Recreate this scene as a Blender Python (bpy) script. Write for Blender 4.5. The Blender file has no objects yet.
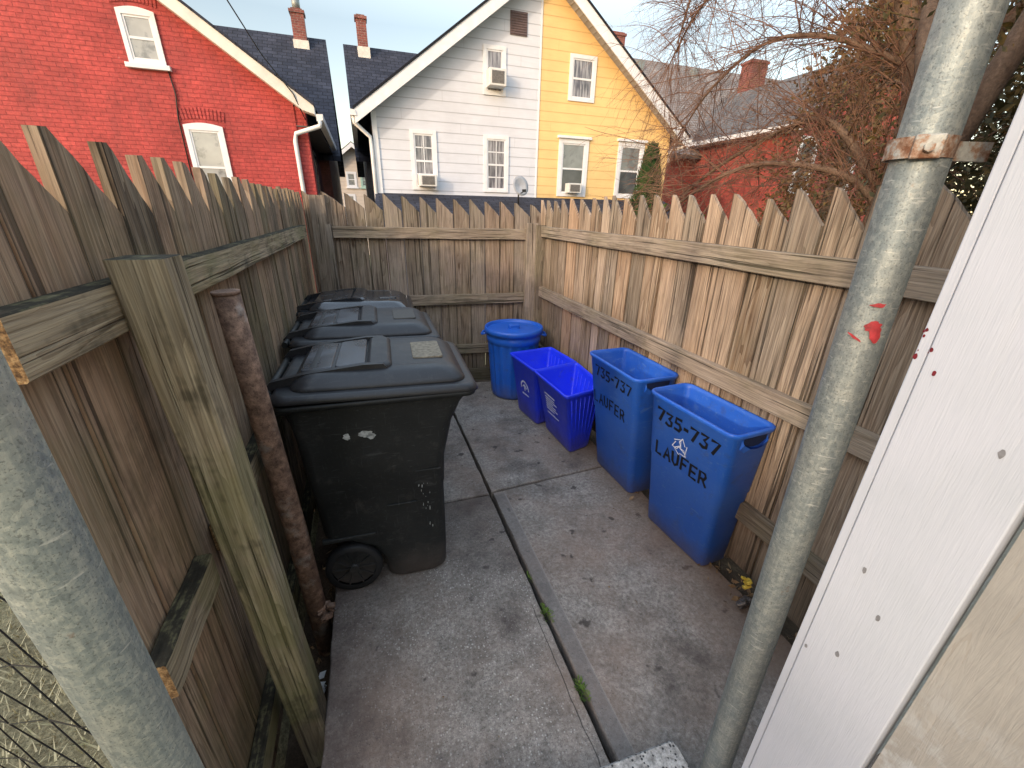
import bpy, bmesh, math, random
from mathutils import Vector, Matrix, noise as mnoise
random.seed(7)
C = bpy.context.scene.collection
PI = math.pi
rnd = random.random
def ru(a, b): return a + (b - a) * rnd()

# ------------------------------------------------------------------ objects
def obj(name, bm, m, parent=None, smooth=False, kind=None, label=None):
    me = bpy.data.meshes.new(name)
    if isinstance(bm, bmesh.types.BMesh):
        if smooth:
            for f in bm.faces: f.smooth = True
        bm.to_mesh(me); bm.free()
    else:
        me = bm
    o = bpy.data.objects.new(name, me); C.objects.link(o)
    for mm in (m if isinstance(m, (list, tuple)) else [m]): me.materials.append(mm)
    if parent: o.parent = parent
    if kind: o['kind'] = kind
    if label: o['label'] = label
    return o
def tag(o, label, cat, group=None, kind=None):
    o['label'] = label; o['category'] = cat
    if group: o['group'] = group
    if kind: o['kind'] = kind
    return o
def thing(name, label, cat, loc=(0, 0, 0), rz=0, group=None):
    o = bpy.data.objects.new(name, None); C.objects.link(o)
    o.location = loc; o.rotation_euler = (0, 0, rz); o.empty_display_size = .1
    return tag(o, label, cat, group)
def dup(root, loc, rz, label):
    r = root.copy(); C.objects.link(r); r.location = loc; r.rotation_euler = (0, 0, rz); r['label'] = label
    for ch in list(root.children):
        c = ch.copy(); C.objects.link(c); c.parent = r
        for g in list(ch.children):
            d = g.copy(); C.objects.link(d); d.parent = c
    return r

# ------------------------------------------------------------------ mesh helpers
def B(): return bmesh.new()
def box(bm, x0, x1, y0, y1, z0, z1, M=None, bev=0, mi=0):
    vs = [bm.verts.new((x, y, z)) for z in (z0, z1) for y in (y0, y1) for x in (x0, x1)]
    fs = []
    for q in ((0, 2, 3, 1), (4, 5, 7, 6), (0, 1, 5, 4), (2, 6, 7, 3), (0, 4, 6, 2), (1, 3, 7, 5)):
        f = bm.faces.new([vs[i] for i in q]); f.material_index = mi; fs.append(f)
    if bev > 0:
        es = list({e for f in fs for e in f.edges})
        r = bmesh.ops.bevel(bm, geom=es, offset=bev, segments=2, affect='EDGES', profile=.5)
        vs = list({v for f in r['faces'] for v in f.verts} | {v for v in vs if v.is_valid})
    if M is not None:
        for v in vs: v.co = M @ v.co
    return vs
def quad(bm, a, b, c, d, mi=0):
    f = bm.faces.new([bm.verts.new(p) for p in (a, b, c, d)]); f.material_index = mi; return f
def poly(bm, pts, mi=0):
    f = bm.faces.new([bm.verts.new(p) for p in pts]); f.material_index = mi; return f
def prism(bm, pts, d):
    """closed polygon pts (3-D, planar), extruded by vector d"""
    d = Vector(d); a = [bm.verts.new(p) for p in pts]; b = [bm.verts.new(Vector(p) + d) for p in pts]
    bm.faces.new(a); bm.faces.new(list(reversed(b))); n = len(pts)
    for i in range(n): bm.faces.new((a[(i + 1) % n], a[i], b[i], b[(i + 1) % n]))
def fixn(bm): bmesh.ops.recalc_face_normals(bm, faces=bm.faces[:])
def tube(bm, pts, radii, n=8, caps=True):
    pts = [Vector(p) for p in pts]
    if not isinstance(radii, (list, tuple)): radii = [radii] * len(pts)
    rings = []; ref = None
    for i, p in enumerate(pts):
        t = (pts[min(i + 1, len(pts) - 1)] - pts[max(i - 1, 0)])
        if t.length < 1e-9: t = Vector((0, 0, 1))
        t.normalize()
        if ref is None:
            ref = Vector((0, 0, 1)) if abs(t.z) < .9 else Vector((1, 0, 0))
        a = (ref - t * ref.dot(t))
        if a.length < 1e-6: a = t.orthogonal()
        a.normalize(); b = t.cross(a); ref = a
        rings.append([bm.verts.new(p + (a * math.cos(2 * PI * k / n) + b * math.sin(2 * PI * k / n)) * radii[i]) for k in range(n)])
    for i in range(len(rings) - 1):
        for k in range(n):
            f = bm.faces.new((rings[i][k], rings[i][(k + 1) % n], rings[i + 1][(k + 1) % n], rings[i + 1][k])); f.smooth = True
    if caps:
        bm.faces.new(list(reversed(rings[0]))); bm.faces.new(rings[-1])
def rrect(cx, cy, hx, hy, r, z, n=5):
    r = min(r, hx * .99, hy * .99); out = []
    for (sx, sy, a0) in ((1, 1, 0), (-1, 1, 90), (-1, -1, 180), (1, -1, 270)):
        for k in range(n + 1):
            a = math.radians(a0 + 90 * k / n)
            out.append(Vector((cx + sx * (hx - r) + r * math.cos(a), cy + sy * (hy - r) + r * math.sin(a), z)))
    return out
def loft(bm, rings, cap0=True, cap1=True, smooth=True, mi=0):
    R = [[bm.verts.new(p) for p in r] for r in rings]; n = len(R[0])
    for i in range(len(R) - 1):
        for k in range(n):
            f = bm.faces.new((R[i][k], R[i][(k + 1) % n], R[i + 1][(k + 1) % n], R[i + 1][k])); f.smooth = smooth; f.material_index = mi
    if cap0: bm.faces.new(list(reversed(R[0]))).material_index = mi
    if cap1: bm.faces.new(R[-1]).material_index = mi
def lathe(bm, prof, n=48, mod=None, c=(0, 0)):
    rings = []
    for j, (r, z) in enumerate(prof):
        rings.append([Vector((c[0] + (r + (mod(j, 2 * PI * k / n) if mod else 0)) * math.cos(2 * PI * k / n), c[1] + (r + (mod(j, 2 * PI * k / n) if mod else 0)) * math.sin(2 * PI * k / n), z)) for k in range(n)])
    loft(bm, rings, prof[0][0] > 1e-4, prof[-1][0] > 1e-4)

# ------------------------------------------------------------------ node helpers
class NT:
    def __init__(s, name):
        s.m = bpy.data.materials.new(name); s.m.use_nodes = True; s.t = s.m.node_tree; s.n = s.t.nodes; s.n.clear()
        s.out = s.n.new('ShaderNodeOutputMaterial'); s.b = s.n.new('ShaderNodeBsdfPrincipled')
        s.t.links.new(s.b.outputs[0], s.out.inputs[0])
    def L(s, a, b): s.t.links.new(a, b)
    def put(s, sock, v):
        if hasattr(v, 'is_linked') or isinstance(v, bpy.types.NodeSocket): s.L(v, sock)
        elif v is not None:
            if sock.type == 'RGBA' and len(v) == 3: v = (*v, 1)
            sock.default_value = v
    def obj(s): return s.n.new('ShaderNodeTexCoord').outputs['Object']
    def attr(s, name):
        a = s.n.new('ShaderNodeAttribute'); a.attribute_name = name; return a.outputs['Vector']
    def math(s, op, a, b=None, c=None, clamp=False):
        n = s.n.new('ShaderNodeMath'); n.operation = op; n.use_clamp = clamp
        s.put(n.inputs[0], a)
        if b is not None: s.put(n.inputs[1], b)
        if c is not None: s.put(n.inputs[2], c)
        return n.outputs[0]
    def vmul(s, v, k):
        n = s.n.new('ShaderNodeVectorMath'); n.operation = 'MULTIPLY'; s.put(n.inputs[0], v); s.put(n.inputs[1], k); return n.outputs[0]
    def vadd(s, v, k):
        n = s.n.new('ShaderNodeVectorMath'); n.operation = 'ADD'; s.put(n.inputs[0], v); s.put(n.inputs[1], k); return n.outputs[0]
    def sep(s, v):
        n = s.n.new('ShaderNodeSeparateXYZ'); s.put(n.inputs[0], v); return n.outputs
    def comb(s, x, y, z):
        n = s.n.new('ShaderNodeCombineXYZ'); s.put(n.inputs[0], x); s.put(n.inputs[1], y); s.put(n.inputs[2], z); return n.outputs[0]
    def noise(s, v, scale, detail=4, rough=.55, dist=0):
        n = s.n.new('ShaderNodeTexNoise'); s.put(n.inputs['Vector'], v); n.inputs['Scale'].default_value = scale
        n.inputs['Detail'].default_value = detail; n.inputs['Roughness'].default_value = rough; n.inputs['Distortion'].default_value = dist
        return n.outputs['Fac']
    def voro(s, v, scale, out='Distance', feat='F1', rand=1):
        n = s.n.new('ShaderNodeTexVoronoi'); n.feature = feat; s.put(n.inputs['Vector'], v); n.inputs['Scale'].default_value = scale
        n.inputs['Randomness'].default_value = rand
        return n.outputs[out]
    def ramp(s, f, stops, interp='LINEAR'):
        n = s.n.new('ShaderNodeValToRGB'); s.put(n.inputs[0], f); cr = n.color_ramp; cr.interpolation = interp
        while len(cr.elements) < len(stops): cr.elements.new(.5)
        for e, (p, c) in zip(cr.elements, stops):
            e.position = p; e.color = (*c, 1) if not isinstance(c, (int, float)) else (c, c, c, 1)
        return n.outputs[0]
    def mr(s, f, a, b, c=0, d=1):
        n = s.n.new('ShaderNodeMapRange'); s.put(n.inputs[0], f)
        for i, v in enumerate((a, b, c, d)): n.inputs[i + 1].default_value = v
        return n.outputs[0]
    def mix(s, f, a, b, mode='MIX'):
        n = s.n.new('ShaderNodeMix'); n.data_type = 'RGBA'; n.blend_type = mode
        s.put(n.inputs['Factor'], f); s.put(n.inputs['A'], a); s.put(n.inputs['B'], b); 
        return n.outputs['Result']
    def fin(s, col, rough=.6, spec=.5, metal=0, bump=None, bs=.3, bd=.01, **k):
        s.put(s.b.inputs['Base Color'], col); s.put(s.b.inputs['Roughness'], rough)
        s.put(s.b.inputs['Specular IOR Level'], spec); s.put(s.b.inputs['Metallic'], metal)
        for kk, v in k.items(): s.put(s.b.inputs[kk.replace('_', ' ')], v)
        if bump is not None:
            bn = s.n.new('ShaderNodeBump'); bn.inputs['Strength'].default_value = bs; bn.inputs['Distance'].default_value = bd
            s.L(bump, bn.inputs['Height']); s.L(bn.outputs[0], s.b.inputs['Normal'])
        return s.m

def wood(name, pale, mid, dark, green=0., grey=.5, greycol=(.30, .27, .235), redcol=(.30, .15, .08), lowdark=True, contrast=1.):
    t = NT(name); wc = t.attr('wc'); X, Y, Z = t.sep(wc)
    seed = t.comb(t.math('MULTIPLY', Z, 3.1), t.math('MULTIPLY', Z, 7.7), t.math('MULTIPLY', Z, 11.3))
    p = t.vadd(wc, seed)
    # growth rings: stretched noise used as contour lines
    lowv = t.vmul(p, (7.5, .85, 1)); low = t.noise(lowv, 1, 2.5, .5, .35)
    kn = t.voro(t.vmul(p, (5.5, 1.5, 1)), 1)      # rare knots bend the rings
    knf = t.mr(kn, .0, .22, 1, 0)
    ringv = t.math('ADD', t.math('MULTIPLY', low, 13.), t.math('MULTIPLY', knf, 1.2))
    ringv = t.math('ADD', ringv, t.math('MULTIPLY', X, 26))
    ring = t.math('FRACT', ringv)
    ring = t.mr(ring, 0, 1, 0, 1); ringd = t.math('POWER', ring, 2.2)
    fine = t.noise(t.vmul(p, (230, 5, 1)), 1, 3, .6)
    mids = t.noise(t.vmul(p, (62, 2.0, 1)), 1, 5, .65)
    blot = t.noise(t.vmul(p, (5, 1.7, 1)), 1, 4, .6)
    col = t.mix(t.mr(mids, .39, .61), pale, mid)
    col = t.mix(t.math('MULTIPLY', ringd, .68 * contrast), col, dark)
    # per board tone
    r1 = t.math('FRACT', t.math('MULTIPLY', Z, 17.31)); r2 = t.math('FRACT', t.math('MULTIPLY', Z, 5.77))
    col = t.mix(t.math('MULTIPLY', t.mr(t.math('ADD', r1, t.math('MULTIPLY', blot, .8)), .5, 1.5), .75), col, redcol)
    col = t.mix(t.math('MULTIPLY', t.mr(t.math('ADD', r2, blot), .45, 1.4), grey), col, greycol)
    cracks = t.noise(t.vmul(p, (75, 1.1, 1)), 1, 2, .5)
    crk = t.mr(cracks, .33, .39, 1, 0)
    col = t.mix(t.math('MULTIPLY', crk, .75), col, (.03, .022, .016))
    col = t.mix(t.mr(fine, .36, .62, .5, 0), col, (.05, .035, .025))
    knc = t.mr(kn, .035, .07, 1, 0); col = t.mix(t.math('MULTIPLY', knc, .8), col, (.07, .035, .02))
    ux, uu, uz = t.sep(t.attr('wu')); ed = t.math('ABSOLUTE', t.math('SUBTRACT', uu, .5)); edn = t.math('ADD', ed, t.math('MULTIPLY', t.math('SUBTRACT', mids, .5), .03))
    col = t.mix(t.math('MULTIPLY', t.math('MULTIPLY', t.mr(edn, .455, .492, 0, 1), ux), .8), col, (.025, .018, .013))
    v = t.mr(r1, 0, 1, .62, 1.25); vb = t.mr(blot, .3, .7, .78, 1.12); vv = t.math('MULTIPLY', v, vb)
    col = t.mix(1., col, t.comb(vv, vv, vv), 'MULTIPLY')
    o = t.obj(); oz = t.sep(o)[2]
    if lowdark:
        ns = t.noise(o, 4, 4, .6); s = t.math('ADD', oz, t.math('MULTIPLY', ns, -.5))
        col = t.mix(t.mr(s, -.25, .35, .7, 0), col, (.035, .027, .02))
    if green > 0:
        g = t.noise(o, 3.1, 5, .65); g2 = t.mr(g, .46, .60, 0, green)
        col = t.mix(g2, col, (.15, .155, .055))
        gd = t.noise(t.vadd(o, (3, 1, 4)), 5, 4, .7)
        col = t.mix(t.mr(t.math('ADD', gd, t.math('MULTIPLY', t.math('SUBTRACT', mids, .5), .4)), .52, .66, 0, min(1, green * 1.7)), col, (.035, .033, .022))
    h = t.math('ADD', t.math('MULTIPLY', fine, .5), t.math('ADD', t.math('MULTIPLY', ringd, -.5), t.math('MULTIPLY', crk, -1.5)))
    h = t.math('ADD', h, t.math('MULTIPLY', mids, .6))
    return t.fin(col, .82, .22, 0, h, .95, .004)

# ------------------------------------------------------------------ materials
W_right = wood('wood_honey', (.66, .52, .37), (.42, .285, .175), (.17, .09, .048), 0.05, .48, (.47, .42, .35), (.42, .23, .115))  # less weathered, honey-toned boards
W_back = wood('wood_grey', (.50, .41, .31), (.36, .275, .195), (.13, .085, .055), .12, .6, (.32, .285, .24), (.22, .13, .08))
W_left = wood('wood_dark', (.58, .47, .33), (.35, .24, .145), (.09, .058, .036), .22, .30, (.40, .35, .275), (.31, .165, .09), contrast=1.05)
W_rail = wood('wood_rail', (.50, .41, .29), (.37, .285, .19), (.15, .10, .065), .15, .62, (.35, .31, .265), (.28, .18, .10), lowdark=False, contrast=1.15)
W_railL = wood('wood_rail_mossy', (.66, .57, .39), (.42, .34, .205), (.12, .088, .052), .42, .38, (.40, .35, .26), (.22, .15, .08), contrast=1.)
def mossy_top():
    t = NT('wood_algae'); o = t.obj(); n = t.noise(o, 22, 5, .7); n2 = t.noise(t.vmul(o, (120, 12, 120)), 1, 4, .6)
    col = t.ramp(t.math('ADD', t.math('MULTIPLY', n, .6), t.math('MULTIPLY', n2, .4)), [(.3, (.012, .011, .009)), (.50, (.035, .031, .022)), (.6, (.12, .11, .06)), (.72, (.30, .26, .19))])
    return t.fin(col, .9, .2, 0, n2, .8, .003)
M_algae = mossy_top()
def endgrain():
    t = NT('wood_endgrain'); o = t.obj(); n = t.noise(o, 90, 4, .7); n2 = t.noise(o, 300, 2, .6)
    col = t.ramp(n, [(.35, (.07, .04, .02)), (.5, (.27, .16, .07)), (.7, (.52, .36, .18))]); col = t.mix(t.mr(n2, .4, .6, .5, 0), col, (.08, .05, .03))
    return t.fin(col, .85, .2, 0, n, .6, .003)
M_end = endgrain()

def galv(name, light=0):
    t = NT(name); o = t.obj(); a = t.noise(o, 120, 5, .75); sp = t.voro(o, 130, 'Color'); spx = t.sep(sp)[0]
    v = t.noise(t.vmul(o, (260, 260, 14)), 1, 3, .6); big = t.noise(o, 6, 4, .6)
    f = t.math('ADD', t.math('MULTIPLY', a, .55), t.math('ADD', t.math('MULTIPLY', spx, .16), t.math('MULTIPLY', v, .35)))
    col = t.ramp(f, [(.28, (.155, .185, .195)), (.5, (.235, .27, .27)), (.68, (.36, .385, .36))])
    col = t.mix(t.mr(big, .45, .75, 0, .3), col, (.48, .46, .38))
    pit = t.noise(o, 380, 2, .5); col = t.mix(t.mr(pit, .34, .42, .55, 0), col, (.10, .11, .11))
    scr = t.noise(t.vmul(o, (30, 30, 200)), 1, 2, .5); col = t.mix(t.mr(scr, .66, .72, 0, .35), col, (.7, .7, .66))
    rs = t.noise(t.vadd(o, (2, 3, 1)), 14, 5, .7); col = t.mix(t.mr(rs, .68, .76, 0, .7), col, (.24, .10, .04))
    if light: col = t.mix(1., col, (1.45, 1.42, 1.32), 'MULTIPLY')
    rough = t.mr(a, .3, .7, .42, .68)
    return t.fin(col, rough, .5, .55, t.math('ADD', a, t.math('MULTIPLY', pit, .5)), .35, .0015)
M_galv = galv('galvanised_steel')
M_galvL = galv('lit_galvanised_steel', light=1)  # brighter copy: warm light on the left pipe is put into the colour
def rust(name, base=(.19, .12, .085)):
    t = NT(name); o = t.obj(); a = t.noise(o, 30, 6, .7); b = t.noise(o, 160, 4, .7); c = t.noise(o, 9, 4, .6)
    col = t.ramp(a, [(.3, (.06, .035, .028)), (.5, base), (.68, (base[0] * 1.9, base[1] * 1.9, base[2] * 1.9))])
    col = t.mix(t.mr(c, .55, .65, 0, .6), col, (.33, .30, .27)); col = t.mix(t.mr(b, .35, .45, .5, 0), col, (.03, .02, .018))
    return t.fin(col, .8, .3, .1, t.math('ADD', a, b), .6, .003)
M_rust = rust('rusty_iron')
def strap():
    t = NT('rusty_strap'); o = t.obj(); a = t.noise(o, 40, 6, .7); b = t.noise(o, 200, 3, .6)
    col = t.ramp(a, [(.38, (.16, .07, .035)), (.48, (.30, .20, .14)), (.56, (.36, .36, .33)), (.7, (.46, .46, .42))])
    return t.fin(col, .6, .4, .35, t.math('ADD', a, b), .5, .002)
M_strap = strap()
def plain(name, col, rough=.5, var=.15, sc=8, spec=.4, metal=0, bs=.1):
    t = NT(name); o = t.obj(); n = t.noise(o, sc, 5, .6)
    k = t.mr(n, .3, .7, 1 - var, 1 + var); c = t.mix(1., col, t.comb(k, k, k), 'MULTIPLY')
    return t.fin(c, rough, spec, metal, n, bs, .002)
M_redpaint = plain('red_paint', (.34, .03, .035), .6, .5, 60)
M_whitepaint = None
def trimwhite():
    t = NT('white_painted_board'); o = t.obj(); g = t.noise(t.vmul(o, (60, 60, 5)), 1, 4, .6); f = t.noise(t.vmul(o, (500, 500, 26)), 1, 2, .5)
    d = t.noise(o, 5, 4, .6); col = t.mix(t.mr(d, .4, .7, 0, .5), (.50, .525, .58), (.42, .455, .49))
    s = t.noise(o, 34, 2, .5); col = t.mix(t.mr(s, .77, .80, 0, .6), col, (.16, .16, .17))
    col = t.mix(t.mr(g, .3, .42, .2, 0), col, (.5, .52, .54))
    return t.fin(col, .42, .45, 0, t.math('ADD', g, t.math('MULTIPLY', f, .5)), .45, .0018)
M_trim = trimwhite()
def tanwall():
    t = NT('tan_painted_siding'); o = t.obj(); g = t.noise(t.vmul(o, (30, 30, 3.5)), 1, 5, .65, 1.2); d = t.noise(o, 7, 5, .7); cr = t.noise(t.vmul(o, (80, 80, 7)), 1, 3, .6, 2)
    col = t.mix(t.mr(d, .35, .7), (.34, .325, .295), (.27, .258, .235)); col = t.mix(t.mr(cr, .33, .38, .3, 0), col, (.22, .19, .15))
    z = t.sep(o)[2]; pk = t.noise(o, 18, 5, .7); col = t.mix(t.math('MULTIPLY', t.mr(z, .75, 1.0, 1, 0), t.mr(pk, .48, .6)), col, (.42, .43, .43))
    return t.fin(col, .6, .4, 0, t.math('ADD', g, t.math('MULTIPLY', cr, .6)), .5, .004)
M_tan = tanwall()

def concrete(name, agg=1., tint=(.0, 0, 0), crack=False):
    t = NT(name); o = t.obj(); X, Y, Z = t.sep(o)
    big = t.noise(o, 1.3, 5, .6); midn = t.noise(o, 7, 6, .7); fine = t.noise(o, 70, 5, .75); gr = t.noise(o, 260, 3, .7)
    base = t.ramp(midn, [(.25, (.20, .178, .155)), (.5, (.35, .315, .278)), (.72, (.53, .48, .425))])
    base = t.mix(t.mr(fine, .34, .62, .75, 0), base, (.085, .074, .064)); base = t.mix(t.mr(gr, .35, .6, .35, 0), base, (.07, .06, .052)); base = t.mix(t.mr(t.noise(o, 34, 5, .7), .55, .7, 0, .5), base, (.52, .48, .42))
    v = t.voro(o, 95); vc = t.sep(t.voro(o, 95, 'Color'))[0]
    peb = t.math('MULTIPLY', t.mr(v, .22, .36, 1, 0), t.mr(vc, .45, .62))
    mask = t.mr(t.noise(o, 4, 4, .6), .36, .58)
    base = t.mix(t.math('MULTIPLY', t.math('MULTIPLY', peb, mask), .5 * agg), base, (.78, .76, .70))
    v2 = t.voro(t.vadd(o, (5, 3, 0)), 160); c2 = t.sep(t.voro(t.vadd(o, (5, 3, 0)), 160, 'Color'))[1]
    base = t.mix(t.math('MULTIPLY', t.math('MULTIPLY', t.mr(v2, .2, .34, 1, 0), t.mr(c2, .6, .75)), .7 * agg), base, (.05, .045, .04))
    # reddish rust / soil stain
    st = t.noise(t.vadd(o, (7, 2, 0)), 1.7, 5, .65); base = t.mix(t.mr(st, .40, .64, 0, .62), base, (.235, .165, .125))
    dk = t.noise(t.vadd(o, (1, 9, 0)), 2.4, 6, .7); base = t.mix(t.mr(dk, .50, .70, 0, .78), base, (.06, .05, .046))
    sp = t.noise(t.vadd(o, (4, 4, 0)), 12, 3, .5); base = t.mix(t.mr(sp, .66, .71, 0, .8), base, (.04, .033, .03))
    # stained along the fence edges, darker again towards the carts
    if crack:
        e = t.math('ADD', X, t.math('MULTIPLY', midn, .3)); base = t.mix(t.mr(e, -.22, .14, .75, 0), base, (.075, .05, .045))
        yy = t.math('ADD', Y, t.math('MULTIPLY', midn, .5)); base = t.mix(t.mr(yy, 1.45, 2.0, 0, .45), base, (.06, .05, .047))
        w = t.noise(o, 9, 3, .5); cx = t.math('ABSOLUTE', t.math('SUBTRACT', X, t.math('ADD', .505, t.math('MULTIPLY', w, .02))))
        m = t.math('MULTIPLY', t.mr(cx, .0012, .0026, 1, 0), t.math('MULTIPLY', t.mr(Y, 1.15, 1.2, 1, 0), .8)); base = t.mix(m, base, (.03, .028, .026))
    else:
        gx = t.math('ABSOLUTE', t.math('SUBTRACT', X, .632)); m = t.math('MULTIPLY', t.mr(gx, .002, .006, 1, 0), t.mr(Y, 1.93, 1.96, 1, 0))
        base = t.mix(t.math('MULTIPLY', m, .7), base, (.30, .27, .24))
        strip = t.math('MULTIPLY', t.mr(X, .632, .634, 1, 0), t.mr(Y, 1.93, 1.96, 1, 0)); base = t.mix(t.math('MULTIPLY', strip, .55), base, (.15, .14, .135))
        ex = t.math('ADD', X, t.math('MULTIPLY', midn, .35)); base = t.mix(t.mr(ex, 1.3, 1.62, 0, .8), base, (.12, .075, .05))
    h = t.math('ADD', t.math('MULTIPLY', fine, 1.), t.math('ADD', t.math('MULTIPLY', gr, .4), t.math('MULTIPLY', peb, .5)))
    return t.fin(base, .85, .3, 0, h, .8, .004)
M_concL = concrete('worn_concrete_aggregate', 1., crack=True)
M_concR = concrete('worn_concrete', .25)
M_concB = concrete('worn_concrete_back', .25)
def soil():
    t = NT('soil'); o = t.obj(); n = t.noise(o, 9, 6, .7); f = t.noise(o, 120, 4, .7)
    c = t.ramp(n, [(.3, (.03, .022, .016)), (.55, (.075, .055, .038)), (.75, (.15, .12, .085))]); c = t.mix(t.mr(f, .4, .6, .5, 0), c, (.02, .015, .012))
    return t.fin(c, .95, .1, 0, t.math('ADD', n, f), .9, .01)
M_soil = soil()
def lawn():
    t = NT('dry_lawn'); o = t.obj(); n = t.noise(o, 2.5, 6, .7); f = t.noise(o, 60, 4, .7)
    c = t.ramp(n, [(.3, (.22, .185, .11)), (.5, (.36, .31, .18)), (.75, (.24, .25, .11))]); c = t.mix(t.mr(f, .4, .65, .6, 0), c, (.04, .035, .02))
    return t.fin(c, .95, .1, 0, f, .9, .02)
M_lawn = lawn()

def plastic(name, col, rough=.38, dust=.25, dustcol=(.4, .4, .42), wear=1., spec=.5):
    t = NT(name); o = t.obj(); n = t.noise(o, 5, 5, .65); f = t.noise(o, 90, 4, .7); s = t.noise(t.vmul(o, (9, 9, 70)), 1, 3, .6)
    c = t.mix(t.mr(n, .4, .7, 0, dust), col, dustcol)
    c = t.mix(t.mr(f, .55, .75, 0, .18 * wear), c, dustcol)
    c = t.mix(t.mr(s, .66, .74, 0, .3 * wear), c, dustcol)
    s1 = t.noise(t.vmul(o, (7, 160, 22)), 1, 3, .6, .6); s2 = t.noise(t.vmul(o, (160, 9, 14)), 1, 3, .6, .8); s3 = t.noise(t.vmul(o, (22, 22, 150)), 1, 2, .5, 1.)
    for q_ in (s1, s2, s3): c = t.mix(t.mr(q_, .64, .70, 0, .38 * wear), c, dustcol)
    sm = t.noise(t.vadd(o, (5, 1, 2)), 11, 6, .75); c = t.mix(t.mr(sm, .56, .70, 0, .35 * wear), c, (.07, .065, .06))
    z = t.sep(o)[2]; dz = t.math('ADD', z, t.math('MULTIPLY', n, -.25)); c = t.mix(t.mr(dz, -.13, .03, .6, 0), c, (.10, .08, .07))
    r = t.mr(n, .3, .7, rough, rough + .22)
    return t.fin(c, r, spec, 0, f, .12, .0008)
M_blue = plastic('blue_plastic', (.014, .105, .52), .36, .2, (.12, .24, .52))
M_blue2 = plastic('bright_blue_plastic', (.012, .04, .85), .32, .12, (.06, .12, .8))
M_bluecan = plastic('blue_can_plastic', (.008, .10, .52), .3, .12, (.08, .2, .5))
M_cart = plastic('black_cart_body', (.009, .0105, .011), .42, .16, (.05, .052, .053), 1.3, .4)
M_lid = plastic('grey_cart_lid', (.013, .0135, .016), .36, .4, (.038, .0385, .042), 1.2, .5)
M_lidpanel = plastic('glossy_lid_panel', (.026, .028, .034), .2, .7, (.10, .11, .13), 1., .6)
M_smoky = plastic('smoky_glossy_lid', (.016, .018, .022), .1, .3, (.06, .06, .065), .6, .9)
def sticker():
    t = NT('faded_label'); o = t.obj(); n = t.noise(o, 60, 5, .7); c = t.ramp(n, [(.35, (.10, .088, .062)), (.55, (.19, .16, .115)), (.7, (.27, .235, .17))]); return t.fin(c, .6, .3)
M_sticker = sticker()
M_black = plain('black_paint', (.006, .006, .008), .5, .3, 50)
M_wmark = plain('white_print', (.62, .66, .75), .5, .1, 50)
M_wsplat = plain('white_smudge', (.34, .355, .35), .6, .5, 60)
M_darkmetal = plain('dark_metal', (.05, .05, .052), .45, .3, 30, .5, .6)
M_tyre = plain('wheel_plastic', (.012, .012, .013), .6, .3, 30)

def siding(name, col, line, rows=.205, z0=1.88):
    t = NT(name); o = t.obj(); X, Y, Z = t.sep(o)
    fr = t.math('FRACT', t.math('DIVIDE', t.math('SUBTRACT', Z, z0 - 10 * rows), rows))
    ln = t.mr(fr, .0, .085, 1, 0); ln2 = t.mr(fr, .90, 1.0, 0, .25)  # shadow under each lap put into the colour as a dark line
    n = t.noise(o, 1.2, 5, .6); f = t.noise(t.vmul(o, (3, 3, 30)), 1, 4, .6)
    k = t.math('MULTIPLY', t.mr(n, .3, .7, .90, 1.06), t.mr(f, .3, .7, .95, 1.03))
    c = t.mix(1., col, t.comb(k, k, k), 'MULTIPLY'); c = t.mix(t.math('MULTIPLY', t.math('ADD', ln, ln2), .8), c, line)
    row = t.math('FLOOR', t.math('DIVIDE', t.math('SUBTRACT', Z, z0 - 10 * rows), rows))
    # board end joints, staggered by row
    jx = t.math('FRACT', t.math('ADD', t.math('DIVIDE', X, 3.6), t.math('MULTIPLY', row, .371))); jl = t.math('MULTIPLY', t.mr(jx, 0, .003, 1, 0), .5)
    c = t.mix(jl, c, line)
    return t.fin(c, .6, .35, 0, t.math('SUBTRACT', 1, fr), .6, .02)
M_white = siding('white_siding', (.60, .62, .67), (.20, .20, .22))
M_yellow = siding('yellow_siding', (.78, .53, .23), (.44, .25, .08))
M_sidedark = siding('shaded_siding', (.10, .10, .115), (.05, .05, .05))  # darker siding copy with the side walls' shade in its colour
M_cream = siding('cream_siding', (.58, .50, .42), (.4, .33, .27))
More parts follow.
